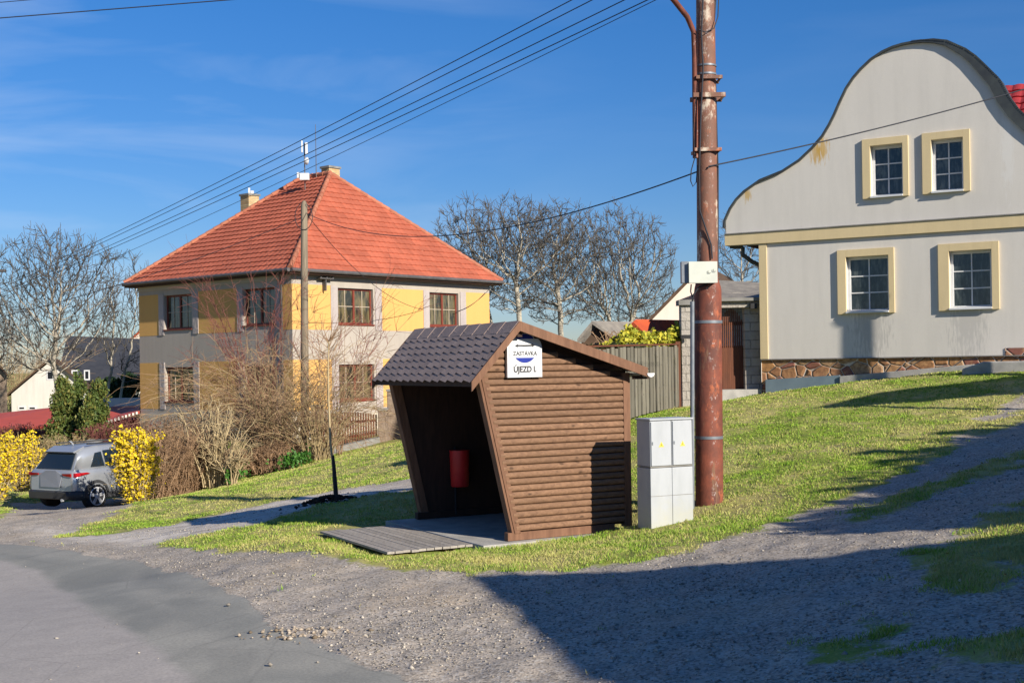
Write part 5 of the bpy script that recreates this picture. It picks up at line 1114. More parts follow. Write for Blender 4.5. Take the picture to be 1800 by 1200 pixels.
lm = thing('street_lamp', G(12.4, 25.1), 'timber mast standing right of the curved gable house', 'street lamp')
b = MB(); q = G(12.4, 25.0); b.tube([q - ZZ * .2, q + ZZ * 4.3], [.15, .13], 12); b.build('lamp_pole', M_['oldpole'], lm)
b = MB(); b.tube([q + ZZ * 4.3, q + ZZ * 4.45, q + ZZ * 4.6], [.16, .2, .05], 12); b.build('lamp_head', M_['zinc'], lm)

cn_ = thing('shadecaster', (15, 18, 2), 'unseen added canopy on posts outside the right edge of the photo', 'shadecaster')  # added unseen roof, outline offset along the sun ray to cast the lawn shadow
cp_ = [(6.65, 24.85), (8.0, 26.5), (10.5, 26.9), (13.5, 26.6), (13.0, 24.6), (10.1, 24.55), (8.2, 24.6)]; sh_ = 4.1 / math.tan(SUN_EL); cp3 = [Vector((x + SAZ[0] * sh_, y + SAZ[1] * sh_, 5.6)) for x, y in cp_]
b = MB(); b.poly(cp3, ZZ * .15); b.build('shadecaster_slab', M_['darkroof'], cn_)
for k_ in (0, 1, 3, 4): b = MB(); q = cp3[k_].lerp(cp3[5], .15); b.box((q.x - .06, q.y - .06, 1.0), (.12, 0, 0), (0, .12, 0), (0, 0, 4.6)); b.build('post', M_['post'], cn_)
# ------------------------------------------------------------------ vegetation
def bark(name, c1, c2): return simple(name, c1, c2, 3, .9, .15, bump=.5, bscale=14, bd=.02)
M_['bark'] = bark('walnut_bark', (.44, .40, .32), (.26, .23, .19)); M_['twig'] = bark('grey_twig', (.13, .115, .10), (.085, .078, .07))
M_['twigb'] = bark('brown_twig', (.40, .26, .155), (.26, .165, .1)); M_['twigr'] = bark('reddish_twig', (.26, .1, .08), (.16, .06, .05))
M_['twigy'] = bark('straw_stem', (.48, .38, .22), (.34, .26, .15)); M_['twigg'] = bark('olive_stem', (.47, .37, .2), (.32, .24, .13))
class Tubes:   # fast triangulated/quads tube builder for many thin branches
    def __init__(s): s.seg = {3: [], 4: [], 6: []}
    def add(s, pts, rads, n): s.seg[n].append((np.array(pts, float), np.array(rads, float)))
    def mesh(s, name, m, parent, loc=None, attr=True):
        V = []; F = []; R_ = []; off = 0
        for n, L in s.seg.items():
            if not L: continue
            by = {}
            for p, r in L: by.setdefault(len(p), []).append((p, r))
            for k, items in by.items():
                Pn = np.stack([i[0] for i in items]); Rn = np.stack([i[1] for i in items])  # B,k,3
                T = np.empty_like(Pn); T[:, 1:-1] = Pn[:, 2:] - Pn[:, :-2]; T[:, 0] = Pn[:, 1] - Pn[:, 0]; T[:, -1] = Pn[:, -1] - Pn[:, -2]
                T /= np.linalg.norm(T, axis=2, keepdims=True) + 1e-9
                ref = np.where(np.abs(T[:, :1, 2:3]) > .8, np.array([1., 0, 0]), np.array([0, 0, 1.])); ref = np.repeat(ref, k, axis=1)
                A = np.cross(T, ref); A /= np.linalg.norm(A, axis=2, keepdims=True) + 1e-9; B_ = np.cross(T, A)
                ang = np.arange(n) * 2 * np.pi / n
                vv = Pn[:, :, None] + Rn[:, :, None, None] * (A[:, :, None] * np.cos(ang)[None, None, :, None] + B_[:, :, None] * np.sin(ang)[None, None, :, None])
                nb = len(items); V.append(vv.reshape(-1, 3)); idx = np.arange(nb * k * n).reshape(nb, k, n) + off
                f = np.stack([idx[:, :-1], np.roll(idx[:, :-1], -1, 2), np.roll(idx[:, 1:], -1, 2), idx[:, 1:]], -1).reshape(-1, 4); F.append(f); off += nb * k * n
                R_.append(np.repeat(np.random.rand(nb), (k - 1) * n))
        return fastmesh(name, np.concatenate(V), np.concatenate(F), 4, m, parent, [('rnd', 'FACE', np.concatenate(R_))], loc=loc, smooth=True)
def rotate(v, ax, a): return Matrix.Rotation(a, 3, ax) @ v
bt = 'bare trees behind the houses'
def sc_tree(name, bpx, d, crowns, label, seed, group=None, npts=900, tipr=.012, tw=3, stems=((0, 0),), D=.3, forks=.35, twl=.6):
    """bare tree grown by space colonisation into one or more ellipsoid crowns"""
    r3 = np.random.RandomState(seed); base = P(bpx[0], bpx[1], d); base.z = zg(base.x, base.y); A = []
    for (cx, cy, rx, ry, w) in crowns:
        c = P(cx, cy, d); q = r3.normal(size=(int(npts * w * 1.8), 3)); q /= np.linalg.norm(q, axis=1, keepdims=True); q *= r3.rand(len(q), 1) ** (1 / 2.4)
        q = q * np.array([rx / FPX * d, rx / FPX * d * .8, ry / FPX * d]) + np.array(c); lo = hash_noise(q[:, 0] * 1.3 + seed, q[:, 2] * 1.3 + q[:, 1], 1.0); A.append(q[lo > .2])
    A = np.concatenate(A); N = []; par = []; lowz = A[:, 2].min(); cen = A.mean(0)
    for (sx, tx) in stems:
        p = np.array([base.x + sx, base.y, base.z - .1]); N.append(p); par.append(-1); tgt = np.array([cen[0] + tx, cen[1], cen[2]]); prev = len(N) - 1; d_ = np.array([0, 0, 1.0])
        while p[2] < lowz + (cen[2] - lowz) * forks:
            t = tgt - p; t /= np.linalg.norm(t); d_ = d_ * .8 + t * .25 + r3.normal(size=3) * .07; d_ /= np.linalg.norm(d_); p = p + d_ * D; N.append(p); par.append(prev); prev = len(N) - 1
            if len(N) > 400: break
    N = [np.array(x) for x in N]; near = np.full(len(A), 1e9); ni = np.zeros(len(A), int); start = 0; dirs = {}
    infl = 3.2; kill = .45
    for it in range(110):
        new_ = np.array(N[start:]); dd_ = np.linalg.norm(A[:, None] - new_[None], axis=2); k = dd_.argmin(1); v = dd_[np.arange(len(A)), k]; m = v < near; near[m] = v[m]; ni[m] = k[m] + start; start = len(N)
        al = near > kill; A = A[al]; near = near[al]; ni = ni[al]
        if not len(A): break
        act = near < infl
        if not act.any():
            j_ = near.argmin(); act = np.zeros(len(A), bool); act[j_] = True
        added = 0
        for u in np.unique(ni[act]):
            v = (A[(ni == u) & act] - N[u]); v = (v / np.linalg.norm(v, axis=1, keepdims=True)).sum(0); nv = np.linalg.norm(v)
            if nv < .2: continue
            pd = N[u] - N[par[u]] if par[u] >= 0 else np.array([0, 0, D]); v = v / nv * .75 + pd / D * .4 + r3.normal(size=3) * .22 + np.array([0, 0, .06]); v /= np.linalg.norm(v); q = N[u] + v * D
            N.append(q); par.append(u); added += 1
        if not added or len(N) > 8000: break
    n = len(N); ch = [[] for _ in range(n)]
    for i_ in range(n):
        if par[i_] >= 0: ch[par[i_]].append(i_)
    R2 = np.zeros(n)
    for i_ in range(n - 1, -1, -1):
        R2[i_] = max(R2[i_], tipr ** 2.35)
        if par[i_] >= 0: R2[par[i_]] += R2[i_] * 1.0
    rad = R2 ** (1 / 2.35); T1 = Tubes(); T2 = Tubes()
    for i_ in range(n):
        if par[i_] < 0 or len(ch[par[i_]]) > 1:
            if par[i_] < 0: chain = [i_]
            else: chain = [par[i_], i_]
            c = i_
            while len(ch[c]) == 1: c = ch[c][0]; chain.append(c)
            if len(chain) < 2: continue
            rr_ = [min(rad[k], rad[i_] * 1.12) for k in chain]; big = rad[i_] > .05
            (T1 if rad[i_] > .028 else T2).add([N[k] for k in chain], rr_, 6 if big else 3)
    for i_ in range(n):
        if rad[i_] < .034:
            for _ in range(tw if ch[i_] else tw + 2):
                if r3.rand() > .75: continue
                pd = N[i_] - N[par[i_]]; pd = pd / (np.linalg.norm(pd) + 1e-9); v = pd * .8 + r3.normal(size=3) * .6 + np.array([0, 0, .35]); v /= np.linalg.norm(v); L = twl * r3.uniform(.4, 1.2); p0 = N[i_]; p1 = p0 + v * L * .5; v2 = v + r3.normal(size=3) * .3 + np.array([0, 0, .25]); v2 /= np.linalg.norm(v2); T2.add([p0, p1, p1 + v2 * L * .5], [tipr * .9, tipr * .8, tipr * .6], 3)
    root = thing(name, base, label, 'tree', group); T1.mesh('trunk', M_['bark'], root); T2.mesh('crown', M_['twig'], root); return root
sc_tree('bare_tree', (110, 760), 62, [(85, 535, 125, 130, 1), (120, 470, 85, 60, .35)], 'big bare pale barked tree at the left, before the white gabled house', 11, bt, 1300, .015, stems=((0, 0), (.25, -1.5)), forks=.1, D=.28)
sc_tree('bare_tree', (190, 770), 66, [(225, 560, 60, 125, 1)], 'bare crooked tree leaning right, left of the yellow house', 23, bt, 520, .015, stems=((0, 0), (.2, .8)), forks=.1, D=.28)
sc_tree('bare_tree', (-40, 760), 68, [(-30, 600, 70, 110, 1)], 'bare tree cut off by the left edge of the photo', 5, bt, 420, .016, forks=.1)
sc_tree('bare_tree', (915, 640), 76, [(905, 450, 100, 106, 1)], 'tall bare tree with straight trunk in the middle of the background trees', 31, bt, 1150, .017, forks=.5)
sc_tree('bare_tree', (880, 640), 80, [(830, 455, 78, 108, 1)], 'bare tree nearest the right roof corner of the yellow house', 37, bt, 850, .017, forks=.3)
sc_tree('bare_tree', (1002, 640), 78, [(975, 445, 100, 92, 1), (985, 530, 90, 45, .3)], 'bare tree with sinuous trunk behind the bus stop sign', 42, bt, 1100, .017, forks=.4)
sc_tree('bare_tree', (1030, 640), 80, [(1080, 465, 112, 102, 1), (1105, 530, 90, 50, .4)], 'broad bare tree spreading right, rightmost of the background trees', 55, bt, 1500, .017, stems=((0, 0), (.5, 3)), forks=.15)
sc_tree('bare_tree', (1320, 640), 70, [(1300, 450, 55, 70, 1)], 'bare tree showing between the rusty pole and the curved gable house', 61, bt, 450, .016, forks=.3)
# -------- multi-stem shrubs
def shrub(name, base, label, cat, n, h, w, seed, m, droop=.0, r=.006, group=None, twigs=6, depth=None, m2=None, spreadbase=.25, kn=7, wob=.12, outw=.8, twl=.3, maxtheta=None):
    rr = random.Random(seed); root = thing(name, base, label, cat, group); T1 = Tubes(); T2 = Tubes(); depth = depth or w
    for i in range(n):
        th = rr.uniform(0, 6.283); q = rr.random() ** .5; bx_, by_ = math.cos(th) * spreadbase * w * q, math.sin(th) * spreadbase * depth * q; hh = h * rr.uniform(.55, 1.0)
        out_ = Vector((math.cos(th) * w * outw, math.sin(th) * depth * outw, 0)) * rr.uniform(.3, 1) * q / hh; p = base + Vector((bx_, by_, -.05)); d = (ZZ + out_ * .35).normalized(); pts = [tuple(p)]; rad = [r * 1.6]
        for k in range(kn):
            t = (k + 1) / kn; d = (d + out_ * .28 - ZZ * droop * t + Vector((rr.gauss(0, wob), rr.gauss(0, wob), rr.gauss(0, wob * .5)))).normalized(); p = p + d * hh * (1.15 + droop) / kn; pts.append(tuple(p)); rad.append(r * (1.6 - 1.1 * t))
            if k >= 1:
                for _ in range(rr.randint(0, twigs) if twigs else 0):
                    td = (d + Vector((rr.gauss(0, .7), rr.gauss(0, .7), rr.gauss(0, .5) - droop * .6))).normalized(); L = twl * rr.uniform(.5, 1.3); a = p; tp = [tuple(a)]
                    for j in range(3): td = (td + Vector((rr.gauss(0, .2), rr.gauss(0, .2), rr.gauss(0, .15) - droop * .35))).normalized(); a = a + td * L / 3; tp.append(tuple(a))
                    T2.add(tp, [r * .75, r * .65, r * .5, r * .35], 3)
        T1.add(pts, rad, 3)
    if m2 is m:
        for k_ in T2.seg: T1.seg[k_] += T2.seg[k_]; T2.seg[k_] = []
    T1.mesh('stems', m, root)
    if T2.seg[3]: T2.mesh('twigs', m2 or m, root)
    return root
def leafcloud(name, parent, pts, size, m, seed=0, aspect=.6, up=0.0):
    r2 = np.random.RandomState(seed); n = len(pts); A = r2.normal(size=(n, 3)); A[:, 2] += up; A /= np.linalg.norm(A, axis=1, keepdims=True); B_ = np.cross(A, r2.normal(size=(n, 3))); B_ /= np.linalg.norm(B_, axis=1, keepdims=True)
    s = (size * r2.uniform(.6, 1.3, n))[:, None]; V = np.stack([pts - A * s, pts + B_ * s * aspect, pts + A * s, pts - B_ * s * aspect], 1).reshape(-1, 3)
    return fastmesh(name, V, np.arange(n * 4).reshape(-1, 4), 4, m, parent, [('rnd', 'FACE', r2.rand(n))])
def leafm(name, c1, c2, rough=.6, trans=True):
    t = NT(name, rough, .25); t.color(t.mix(t.attr('rnd'), c1, c2)); return t.m
def Bz(px, py, d): q = P(px, py, d); return q
# large arching brown shrub before the yellow house
shrub('arching_shrub', Bz(478, 815, 38.2), 'huge tangled bare shrub with arching brown stems before the yellow house', 'shrub', 170, 3.5, 2.1, 3, M_['twigg'], .23, .009, twigs=4, depth=1.3, m2=M_['twigb'], kn=9, wob=.16, outw=1.25, twl=.62)
shrub('arching_shrub', Bz(560, 805, 37.5), 'bare brown arching shrub around the timber utility pole', 'shrub', 70, 3.2, 1.7, 13, M_['twigg'], .22, .008, twigs=3, depth=1.1, m2=M_['twigb'], kn=9, wob=.16, outw=1.3, twl=.6)
shrub('arching_shrub', Bz(385, 800, 39.5), 'pinkish brown spreading shrub left of the tangled shrub at the yellow house', 'shrub', 48, 3.1, 1.5, 17, M_['twigb'], .22, .0075, twigs=3, depth=1.1, m2=M_['twigb'], kn=9, wob=.15, outw=1.2, twl=.6)
shrub('tall_bare_shrub', Bz(460, 800, 40.5), 'tall upright reddish twigged shrub reaching the eaves of the yellow house', 'shrub', 34, 6.0, 1.2, 19, M_['twigr'], .02, .008, twigs=5, depth=.8, m2=M_['twigr'], kn=12, wob=.09, outw=1.0, twl=.8)
shrub('tall_bare_shrub', Bz(590, 800, 39.5), 'thin upright bare shrub right of the timber pole before the house wall', 'shrub', 16, 5.6, 1.1, 29, M_['twigb'], .03, .009, twigs=4, depth=.7, m2=M_['twigr'], kn=12, wob=.1, outw=1.3, twl=.9)
# stem cluster and brown hedge
shrub('stem_cluster', Bz(378, 852, 34), 'straw coloured upright bare stems between brown hedge and arching shrub', 'shrub', 46, 2.0, .85, 7, M_['twigy'], .0, .017, twigs=3, depth=.6, m2=M_['twigy'], kn=8, wob=.08, outw=.7, twl=.32, spreadbase=.4)
shrub('small_bush', Bz(408, 850, 33.5), 'small pale forked bush at the foot of the straw coloured stems', 'shrub', 16, 1.3, .5, 8, M_['twigy'], .0, .015, twigs=4, depth=.4, m2=M_['twigy'], kn=6, wob=.14, outw=1.2, twl=.3)
def hedge(name, label, cols, n, hw, hd, m, mleaf, nleaf, seed, r=.007, lsize=.03, group=None):
    """cols: list of (px, py_base, py_top, depth)"""
    rr = random.Random(seed); c = cols[len(cols) // 2]; root = thing(name, P(c[0], c[1], c[3]), label, 'hedge', group); T = Tubes(); L = []
    for i in range(n):
        f = rr.random() * (len(cols) - 1); k = min(int(f), len(cols) - 2); t = f - k; A = [cols[k][j] * (1 - t) + cols[k + 1][j] * t for j in range(4)]
        p = P(A[0], A[1], A[3]); h = P(A[0], A[2], A[3]).z - p.z; p = p + Vector((rr.uniform(-.2, .2), rr.uniform(-hd, hd), -.05)); d = Vector((rr.gauss(0, .16), rr.gauss(0, .16), 1)).normalized(); hh = h * rr.uniform(.55, 1.04); pts = [tuple(p)]; rd = [r * 1.5]
        for q in range(6):
            d = (d + Vector((rr.gauss(0, .14), rr.gauss(0, .14), .03))).normalized(); p = p + d * hh / 6; pts.append(tuple(p)); rd.append(r * (1.5 - .16 * q))
            for _ in range(4):
                td = (d + Vector((rr.gauss(0, .8), rr.gauss(0, .8), rr.gauss(0.2, .5)))).normalized(); l_ = rr.uniform(.08, .28); a = p - d * hh / 6 * rr.random(); e = a + td * l_
                if e.z > p.z - 0 and q == 5: e.z = p.z
                T.add([tuple(a), tuple(a.lerp(e, .5) + Vector((rr.gauss(0, .02), 0, rr.gauss(0, .02)))), tuple(e)], [r * .8, r * .7, r * .5], 3)
                if rr.random() < .9: L.append(tuple(e)); L.append(tuple(a.lerp(e, rr.random())))
        T.add(pts, rd, 3)
    T.mesh('twigs', m, root)
    if nleaf and L:
        Lp = np.array(L); ii = np.random.RandomState(seed).choice(len(Lp), nleaf); pts = Lp[ii] + np.random.RandomState(seed + 1).normal(size=(nleaf, 3)) * .035; leafcloud('leaves', root, pts, lsize, mleaf, seed)
    return root
M_['lbrown'] = leafm('dry_brown_leaf', (.2, .11, .055), (.12, .075, .035)); M_['lred'] = leafm('purple_red_leaf', (.15, .04, .045), (.09, .03, .03)); M_['lolive'] = leafm('olive_leaf', (.17, .15, .045), (.22, .13, .07))
hedge('brown_hedge', 'dense rusty brown bare hedge right of the right forsythia', [(268, 880, 745, 32.5), (300, 872, 738, 33), (330, 862, 740, 34), (362, 855, 748, 35)], 330, .5, .45, M_['twigb'], M_['lbrown'], 5200, 3, lsize=.028)
hedge('brown_hedge', 'rounded olive brown hedge behind the silver car', [(70, 850, 775, 42), (100, 850, 757, 41), (130, 848, 756, 40), (150, 846, 775, 39.5)], 260, .5, .5, M_['twigg'], M_['lolive'], 5000, 9, lsize=.032)
hedge('red_hedge', 'dark purple red hedge at the far left before the red roofed garage', [(-20, 800, 745, 48), (30, 800, 742, 47.5), (80, 800, 738, 47)], 240, .5, .5, M_['twigr'], M_['lred'], 4200, 12, r=.01, lsize=.04)
hedge('red_hedge', 'dark purple red bush between conifer and right forsythia', [(165, 840, 745, 41), (190, 835, 735, 41), (225, 830, 722, 42), (262, 825, 735, 43)], 240, .5, .45, M_['twigr'], M_['lred'], 4800, 14, r=.009, lsize=.035)
hedge('brown_hedge', 'low brown leafy hedge below the yellow house left corner', [(250, 840, 728, 44), (290, 838, 722, 44), (330, 836, 724, 43.5)], 200, .5, .5, M_['twigb'], M_['lolive'], 3000, 15, r=.009, lsize=.035)
hedge('low_bushes', 'low rust brown bushes at the foot of the tangled shrub', [(395, 840, 785, 36.0), (430, 832, 785, 37), (480, 826, 770, 37), (530, 816, 765, 38)], 240, .5, .35, M_['twigb'], M_['lbrown'], 3600, 16, r=.008, lsize=.03)
# forsythia

for (px_, pyb_, d_, h_, w_, sd2, lb_) in ((20, 730, 98, 7.5, 5.5, 91, 'brown thicket left of the white gabled house'), (-25, 730, 90, 7.0, 5.5, 95, 'brown thicket at the left edge below the bare tree'), (885, 640, 84, 3.4, 2.6, 92, 'low thicket right of the yellow house under the bare trees'), (950, 640, 86, 3.2, 2.8, 93, 'low thicket behind the bus stop sign under the bare trees'), (1030, 640, 88, 3.4, 2.8, 94, 'low thicket left of the orange roofed small house'), (1100, 640, 92, 3.8, 3.0, 96, 'low thicket above the plank fence under the broad bare tree')):
    q_ = P(px_, pyb_, d_); q_.z = zg(q_.x, q_.y); shrub('thicket', q_, lb_, 'thicket', 90, h_, w_, sd2, M_['twig'] if px_ > 100 else M_['twigg'], .03, .016, 'thickets under the bare trees', twigs=4, depth=1.6, m2=M_['twigb'], kn=7, wob=.14, outw=1.0, twl=1.0, spreadbase=.7)
M_['forsy'] = leafm('forsythia_yellow', (.85, .62, .02), (.5, .36, .02))
def forsythia(px, pyb, pyt, d, w, seed, label, n=46, nf=5200):
    b0 = P(px, pyb, d); h = P(px, pyt, d).z - b0.z; root = thing('forsythia_bush', b0, label, 'forsythia', 'forsythia bushes in yellow bloom'); rr = random.Random(seed); T = Tubes(); L = []
    for i in range(n):
        th = rr.uniform(0, 6.28); q = rr.random() ** .5; p = b0 + Vector((math.cos(th) * w * .28 * q, math.sin(th) * w * .28 * q, -.05)); tgt = b0 + Vector((math.cos(th) * w * .55 * q ** .5, math.sin(th) * w * .5 * q ** .5, h * rr.uniform(.6, 1)))
        pts = []
        for k in range(7): t = k / 6; a = p.lerp(tgt, t) + Vector((math.cos(th), math.sin(th), 0)) * .18 * math.sin(t * 3.1) * w + Vector((rr.gauss(0, .02), rr.gauss(0, .02), 0)); pts.append(tuple(a))
        T.add(pts, [.012 - .0013 * k for k in range(7)], 3)
        for k in range(1, 7):
            for _ in range(3):
                a = Vector(pts[k - 1]).lerp(Vector(pts[k]), rr.random()); e = a + Vector((rr.gauss(0, .16), rr.gauss(0, .16), rr.uniform(-.02, .2))); T.add([tuple(a), tuple(a.lerp(e, .5)), tuple(e)], [.006, .005, .004], 3)
                for s_ in range(5): L.append(tuple(a.lerp(e, rr.random())))
    T.mesh('stems', M_['twigy'], root); Lp = np.array(L); r3 = np.random.RandomState(seed); wgt = np.clip((Lp[:, 2] - b0.z) / h + .18, .1, 1) ; ii = r3.choice(len(Lp), nf, p=wgt / wgt.sum())
    leafcloud('blossoms', root, Lp[ii] + r3.normal(size=(nf, 3)) * .03, .035, M_['forsy'], seed, .75); return root
forsythia(241, 882, 752, 30.5, .66, 5, 'bright yellow forsythia bush in front of the silver car, right of it', 60, 6800)
forsythia(-30, 882, 768, 31.5, 1.15, 6, 'bright yellow forsythia bush at the far left edge beside the silver car', 90, 8500)
forsythia(40, 860, 757, 36.5, .8, 7, 'lower yellow forsythia bush behind the rear of the silver car', 50, 3800)
# thuja clump
M_['thuja'] = leafm('thuja_foliage', (.11, .15, .03), (.045, .075, .02)); M_['thujay'] = leafm('thuja_tips', (.17, .16, .035), (.075, .09, .022)); M_['dgreen'] = leafm('dark_evergreen_leaf', (.012, .035, .012), (.025, .05, .018))
def conifer(name, px, pyb, pyt, d, w, seed, label, m, n=7000, group=None, size=.06, m2=None, depthf=1.0, clump=46, power=.55):
    b0 = P(px, pyb, d); h = P(px, pyt, d).z - b0.z; root = thing(name, b0, label, 'conifer', group); r3 = np.random.RandomState(seed)
    b = MB(); b.tube([b0 - ZZ * .1, b0 + ZZ * h * .8], [.09, .03], 7); b.build('trunk', M_['bark'], root)
    cz = r3.rand(clump) ** 1.1; ca = r3.uniform(0, 6.28, clump); rad = w * np.clip((1 - cz) ** power, 0, 1) * (.62 + .38 * np.minimum(cz * 6, 1)) * r3.uniform(.72, 1.05, clump)
    C_ = np.stack([b0.x + np.cos(ca) * rad * .72, b0.y + np.sin(ca) * rad * .72 * depthf, b0.z + cz * h * .93], 1); ii = r3.randint(0, clump, n); q = r3.normal(size=(n, 3)); q /= np.linalg.norm(q, axis=1, keepdims=True); q *= (r3.rand(n, 1) ** .4)
    sc = np.stack([.30 * w * np.ones(n), .30 * w * np.ones(n), .11 * h * np.ones(n)], 1) * r3.uniform(.7, 1.1, clump)[ii][:, None]; pts = C_[ii] + q * sc
    core = r3.normal(size=(n // 3, 3)) * np.array([w * .28, w * .28, 0]) * .8; zc = r3.rand(n // 3); core[:, :2] *= (1 - zc[:, None] * .8); core += np.array([b0.x, b0.y, b0.z]); core[:, 2] += zc * h * .9
    k = r3.rand(n) < .55; leafcloud('foliage', root, np.concatenate([pts[k], core]), size, m, seed, .5, 1.2); leafcloud('foliage', root, pts[~k], size, m2 or m, seed + 1, .5, 1.2); return root
tg = 'clump of green conifers behind the silver car'
conifer('thuja', 115, 800, 660, 44, .85, 1, 'leftmost dark green conifer of the clump behind the silver car', M_['thuja'], 8000, tg, m2=M_['thujay'])
conifer('thuja', 140, 812, 650, 44.5, .66, 2, 'tallest slim conifer in the middle of the clump behind the silver car', M_['thuja'], 6500, tg, m2=M_['thuja'])
conifer('thuja', 170, 805, 664, 43.5, .95, 3, 'broad yellowish green conifer at the right of the clump', M_['thuja'], 9500, tg, m2=M_['thujay'])
conifer('evergreen_bush', 200, 740, 662, 70, 1.1, 4, 'dark evergreen bush left of the yellow house, under the dark roof', M_['dgreen'], 6000, size=.09, power=.3)
conifer('evergreen_bush', 232, 740, 655, 70, 1.2, 8, 'dark evergreen bush touching the left wall of the yellow house', M_['dgreen'], 6000, size=.09, power=.3)
# yellow green climber on the plank fence
M_['climb'] = leafm('yellow_green_leaf', (.50, .42, .035), (.22, .26, .03)); cl = thing('climber_hedge', P(1140, 610, 32), 'yellow green leafy hedge showing above the plank fence', 'hedge')
r3 = np.random.RandomState(2); pts = []
prof = [(1058, 607), (1075, 604), (1090, 590), (1105, 578), (1112, 576), (1122, 588), (1135, 592), (1148, 585), (1160, 583), (1172, 590), (1182, 578), (1194, 570), (1205, 578)]
for i in range(7000):
    f = r3.rand() * (len(prof) - 1); k = min(int(f), len(prof) - 2); t = f - k; px = prof[k][0] * (1 - t) + prof[k + 1][0] * t; pt_ = prof[k][1] * (1 - t) + prof[k + 1][1] * t; py = pt_ + (640 - pt_) * r3.rand() ** 1.1; q = P(px, py, 32.2 - (1195 - px) * .03 + r3.uniform(-.5, .5)); c = hash_noise(np.array([q.x * 3]), np.array([q.z * 3 + q.y]), 1.0)[0]
    if c > .3 or py > pt_ + 12: pts.append(tuple(q + Vector(r3.normal(size=3) * .05)))
leafcloud('leaves', cl, np.array(pts), .06, M_['climb'], 3, .7); T = Tubes()
for i in range(60):
    q = P(1062 + i * 2.3, 640, 32); T.add([tuple(q), tuple(q + Vector((r3.normal() * .2, 0, .5))), tuple(q + Vector((r3.normal() * .3, 0, .85)))], [.015, .012, .008], 3)
T.mesh('stems', M_['twigb'], cl)
M_['hedgeg'] = leafm('hedge_leaf', (.03, .04, .014), (.015, .02, .008)); ph = thing('dense_hedge', P(1120, 720, 31.5), 'dark dense hedge filling the gaps behind the plank fence', 'hedge'); hp = []
for i in range(6000):
    t_ = r3.rand(); q = fa0.lerp(fa1, t_); hp.append((q.x - fnn.x * (.25 + r3.rand() * .3), q.y - fnn.y * (.25 + r3.rand() * .3), .85 + (q.z - .85) * r3.rand()))
leafcloud('leaves', ph, np.array(hp), .11, M_['hedgeg'], 9, .8)
# sapling with dug soil
sb = P(591, 880, 21.5); sp_ = thing('sapling', sb, 'thin young bare sapling with dark guard in a small soil mound', 'tree'); b = MB()
b.tube([sb - ZZ * .1, sb + ZZ * .05, P(587, 822, 21.5), P(585, 800, 21.5)], [.05, .042, .034, .024], 8); b.build('trunk_guard', M_['black'], sp_)
b = MB(); b.tube([P(587, 830, 21.5), P(581, 780, 21.5), P(577.5, 700, 21.5), P(577, 635, 21.5), P(578, 600, 21.5)], [.022, .02, .018, .014, .008], 7); b.build('trunk', M_['twigy'], sp_)
T = Tubes(); rr = random.Random(3)
for i in range(34):
    py = rr.uniform(560, 650); a = P(577.5, max(py, 600), 21.5); s_ = rr.choice((-1, 1)); L = rr.uniform(.25, .75); pts = [tuple(a)]; d = Vector((s_ * rr.uniform(.3, 1), rr.uniform(-.5, .5), rr.uniform(.3, 1.2))).normalized(); p = a
    for k in range(4): d = (d + Vector((rr.gauss(0, .15), rr.gauss(0, .15), .08))).normalized(); p = p + d * L / 4; pts.append(tuple(p))
    T.add(pts, [.007, .006, .005, .004, .0025], 3)
T.mesh('twigs', M_['twigb'], sp_)
M_['soil'] = simple('dark_soil', (.045, .033, .025), (.025, .02, .016), 6, 1, .1, bump=.8)
n = 260; r3 = np.random.RandomState(6); mx = sb.x - .15 + r3.normal(size=n) * .24; my = sb.y + .1 + r3.normal(size=n) * .22; hh = .12 * np.exp(-((mx - sb.x + .2) ** 2) / .2 - ((my - sb.y) ** 2) / .08)
V, F = octas(mx, my, zga(mx, my) + hh, r3.uniform(.02, .055, n)); tag(fastmesh('soil_mound', V, F, 3, M_['soil'], None, [('rnd', 'FACE', np.repeat(r3.rand(n), 8))]), 'low mound of dark dug soil clods at the foot of the sapling', 'soil', kind='stuff')
# green weeds under the shrubs
n = 2600; wx = r3.uniform(400, 545, n); pts = np.array([tuple(P(x, 838 - (x - 395) * .22 + r3.normal() * 5, 33.5 + (x - 400) * .02) + Vector((0, r3.normal() * .2, abs(r3.normal()) * .08))) for x in wx]); c = hash_noise(pts[:, 0], pts[:, 1] + 3, 2.4); pts = pts[c > .35]
wd = thing('ground_ivy', pts.mean(0), 'fresh green weeds along the foot of the brown shrubs', 'weeds'); leafcloud('leaves', wd, pts, .045, leafm('fresh_green_leaf', (.06, .17, .02), (.03, .09, .015)), 5, .8, 1.0)
# off camera spruces that shade the upper track and grass
def spruce(x, y, h, w, seed, label):
    z0 = zg(x, y); b0 = Vector((x, y, z0)); root = thing('spruce_tree', b0, label, 'tree', 'dark spruces at the right outside the view'); r3 = np.random.RandomState(seed); b = MB(); b.tube([b0, b0 + ZZ * h], [.18, .03], 7); b.build('trunk', M_['bark'], root)
    n = int(9000); zc = r3.rand(n) ** .8; lay = np.floor(zc * 14); a = r3.uniform(0, 6.28, n); armw = w * (1 - zc) * (.75 + .25 * np.sin(a * 7 + lay * 2.1)) * (.7 + .3 * (1 - (zc * 14 - lay))); q = armw * r3.rand(n) ** .5; pts = np.stack([x + np.cos(a) * q, y + np.sin(a) * q, z0 + .8 + zc * (h - .8) - q * .25], 1); leafcloud('foliage', root, pts, .17, M_['dgreen'], seed, .5); return root

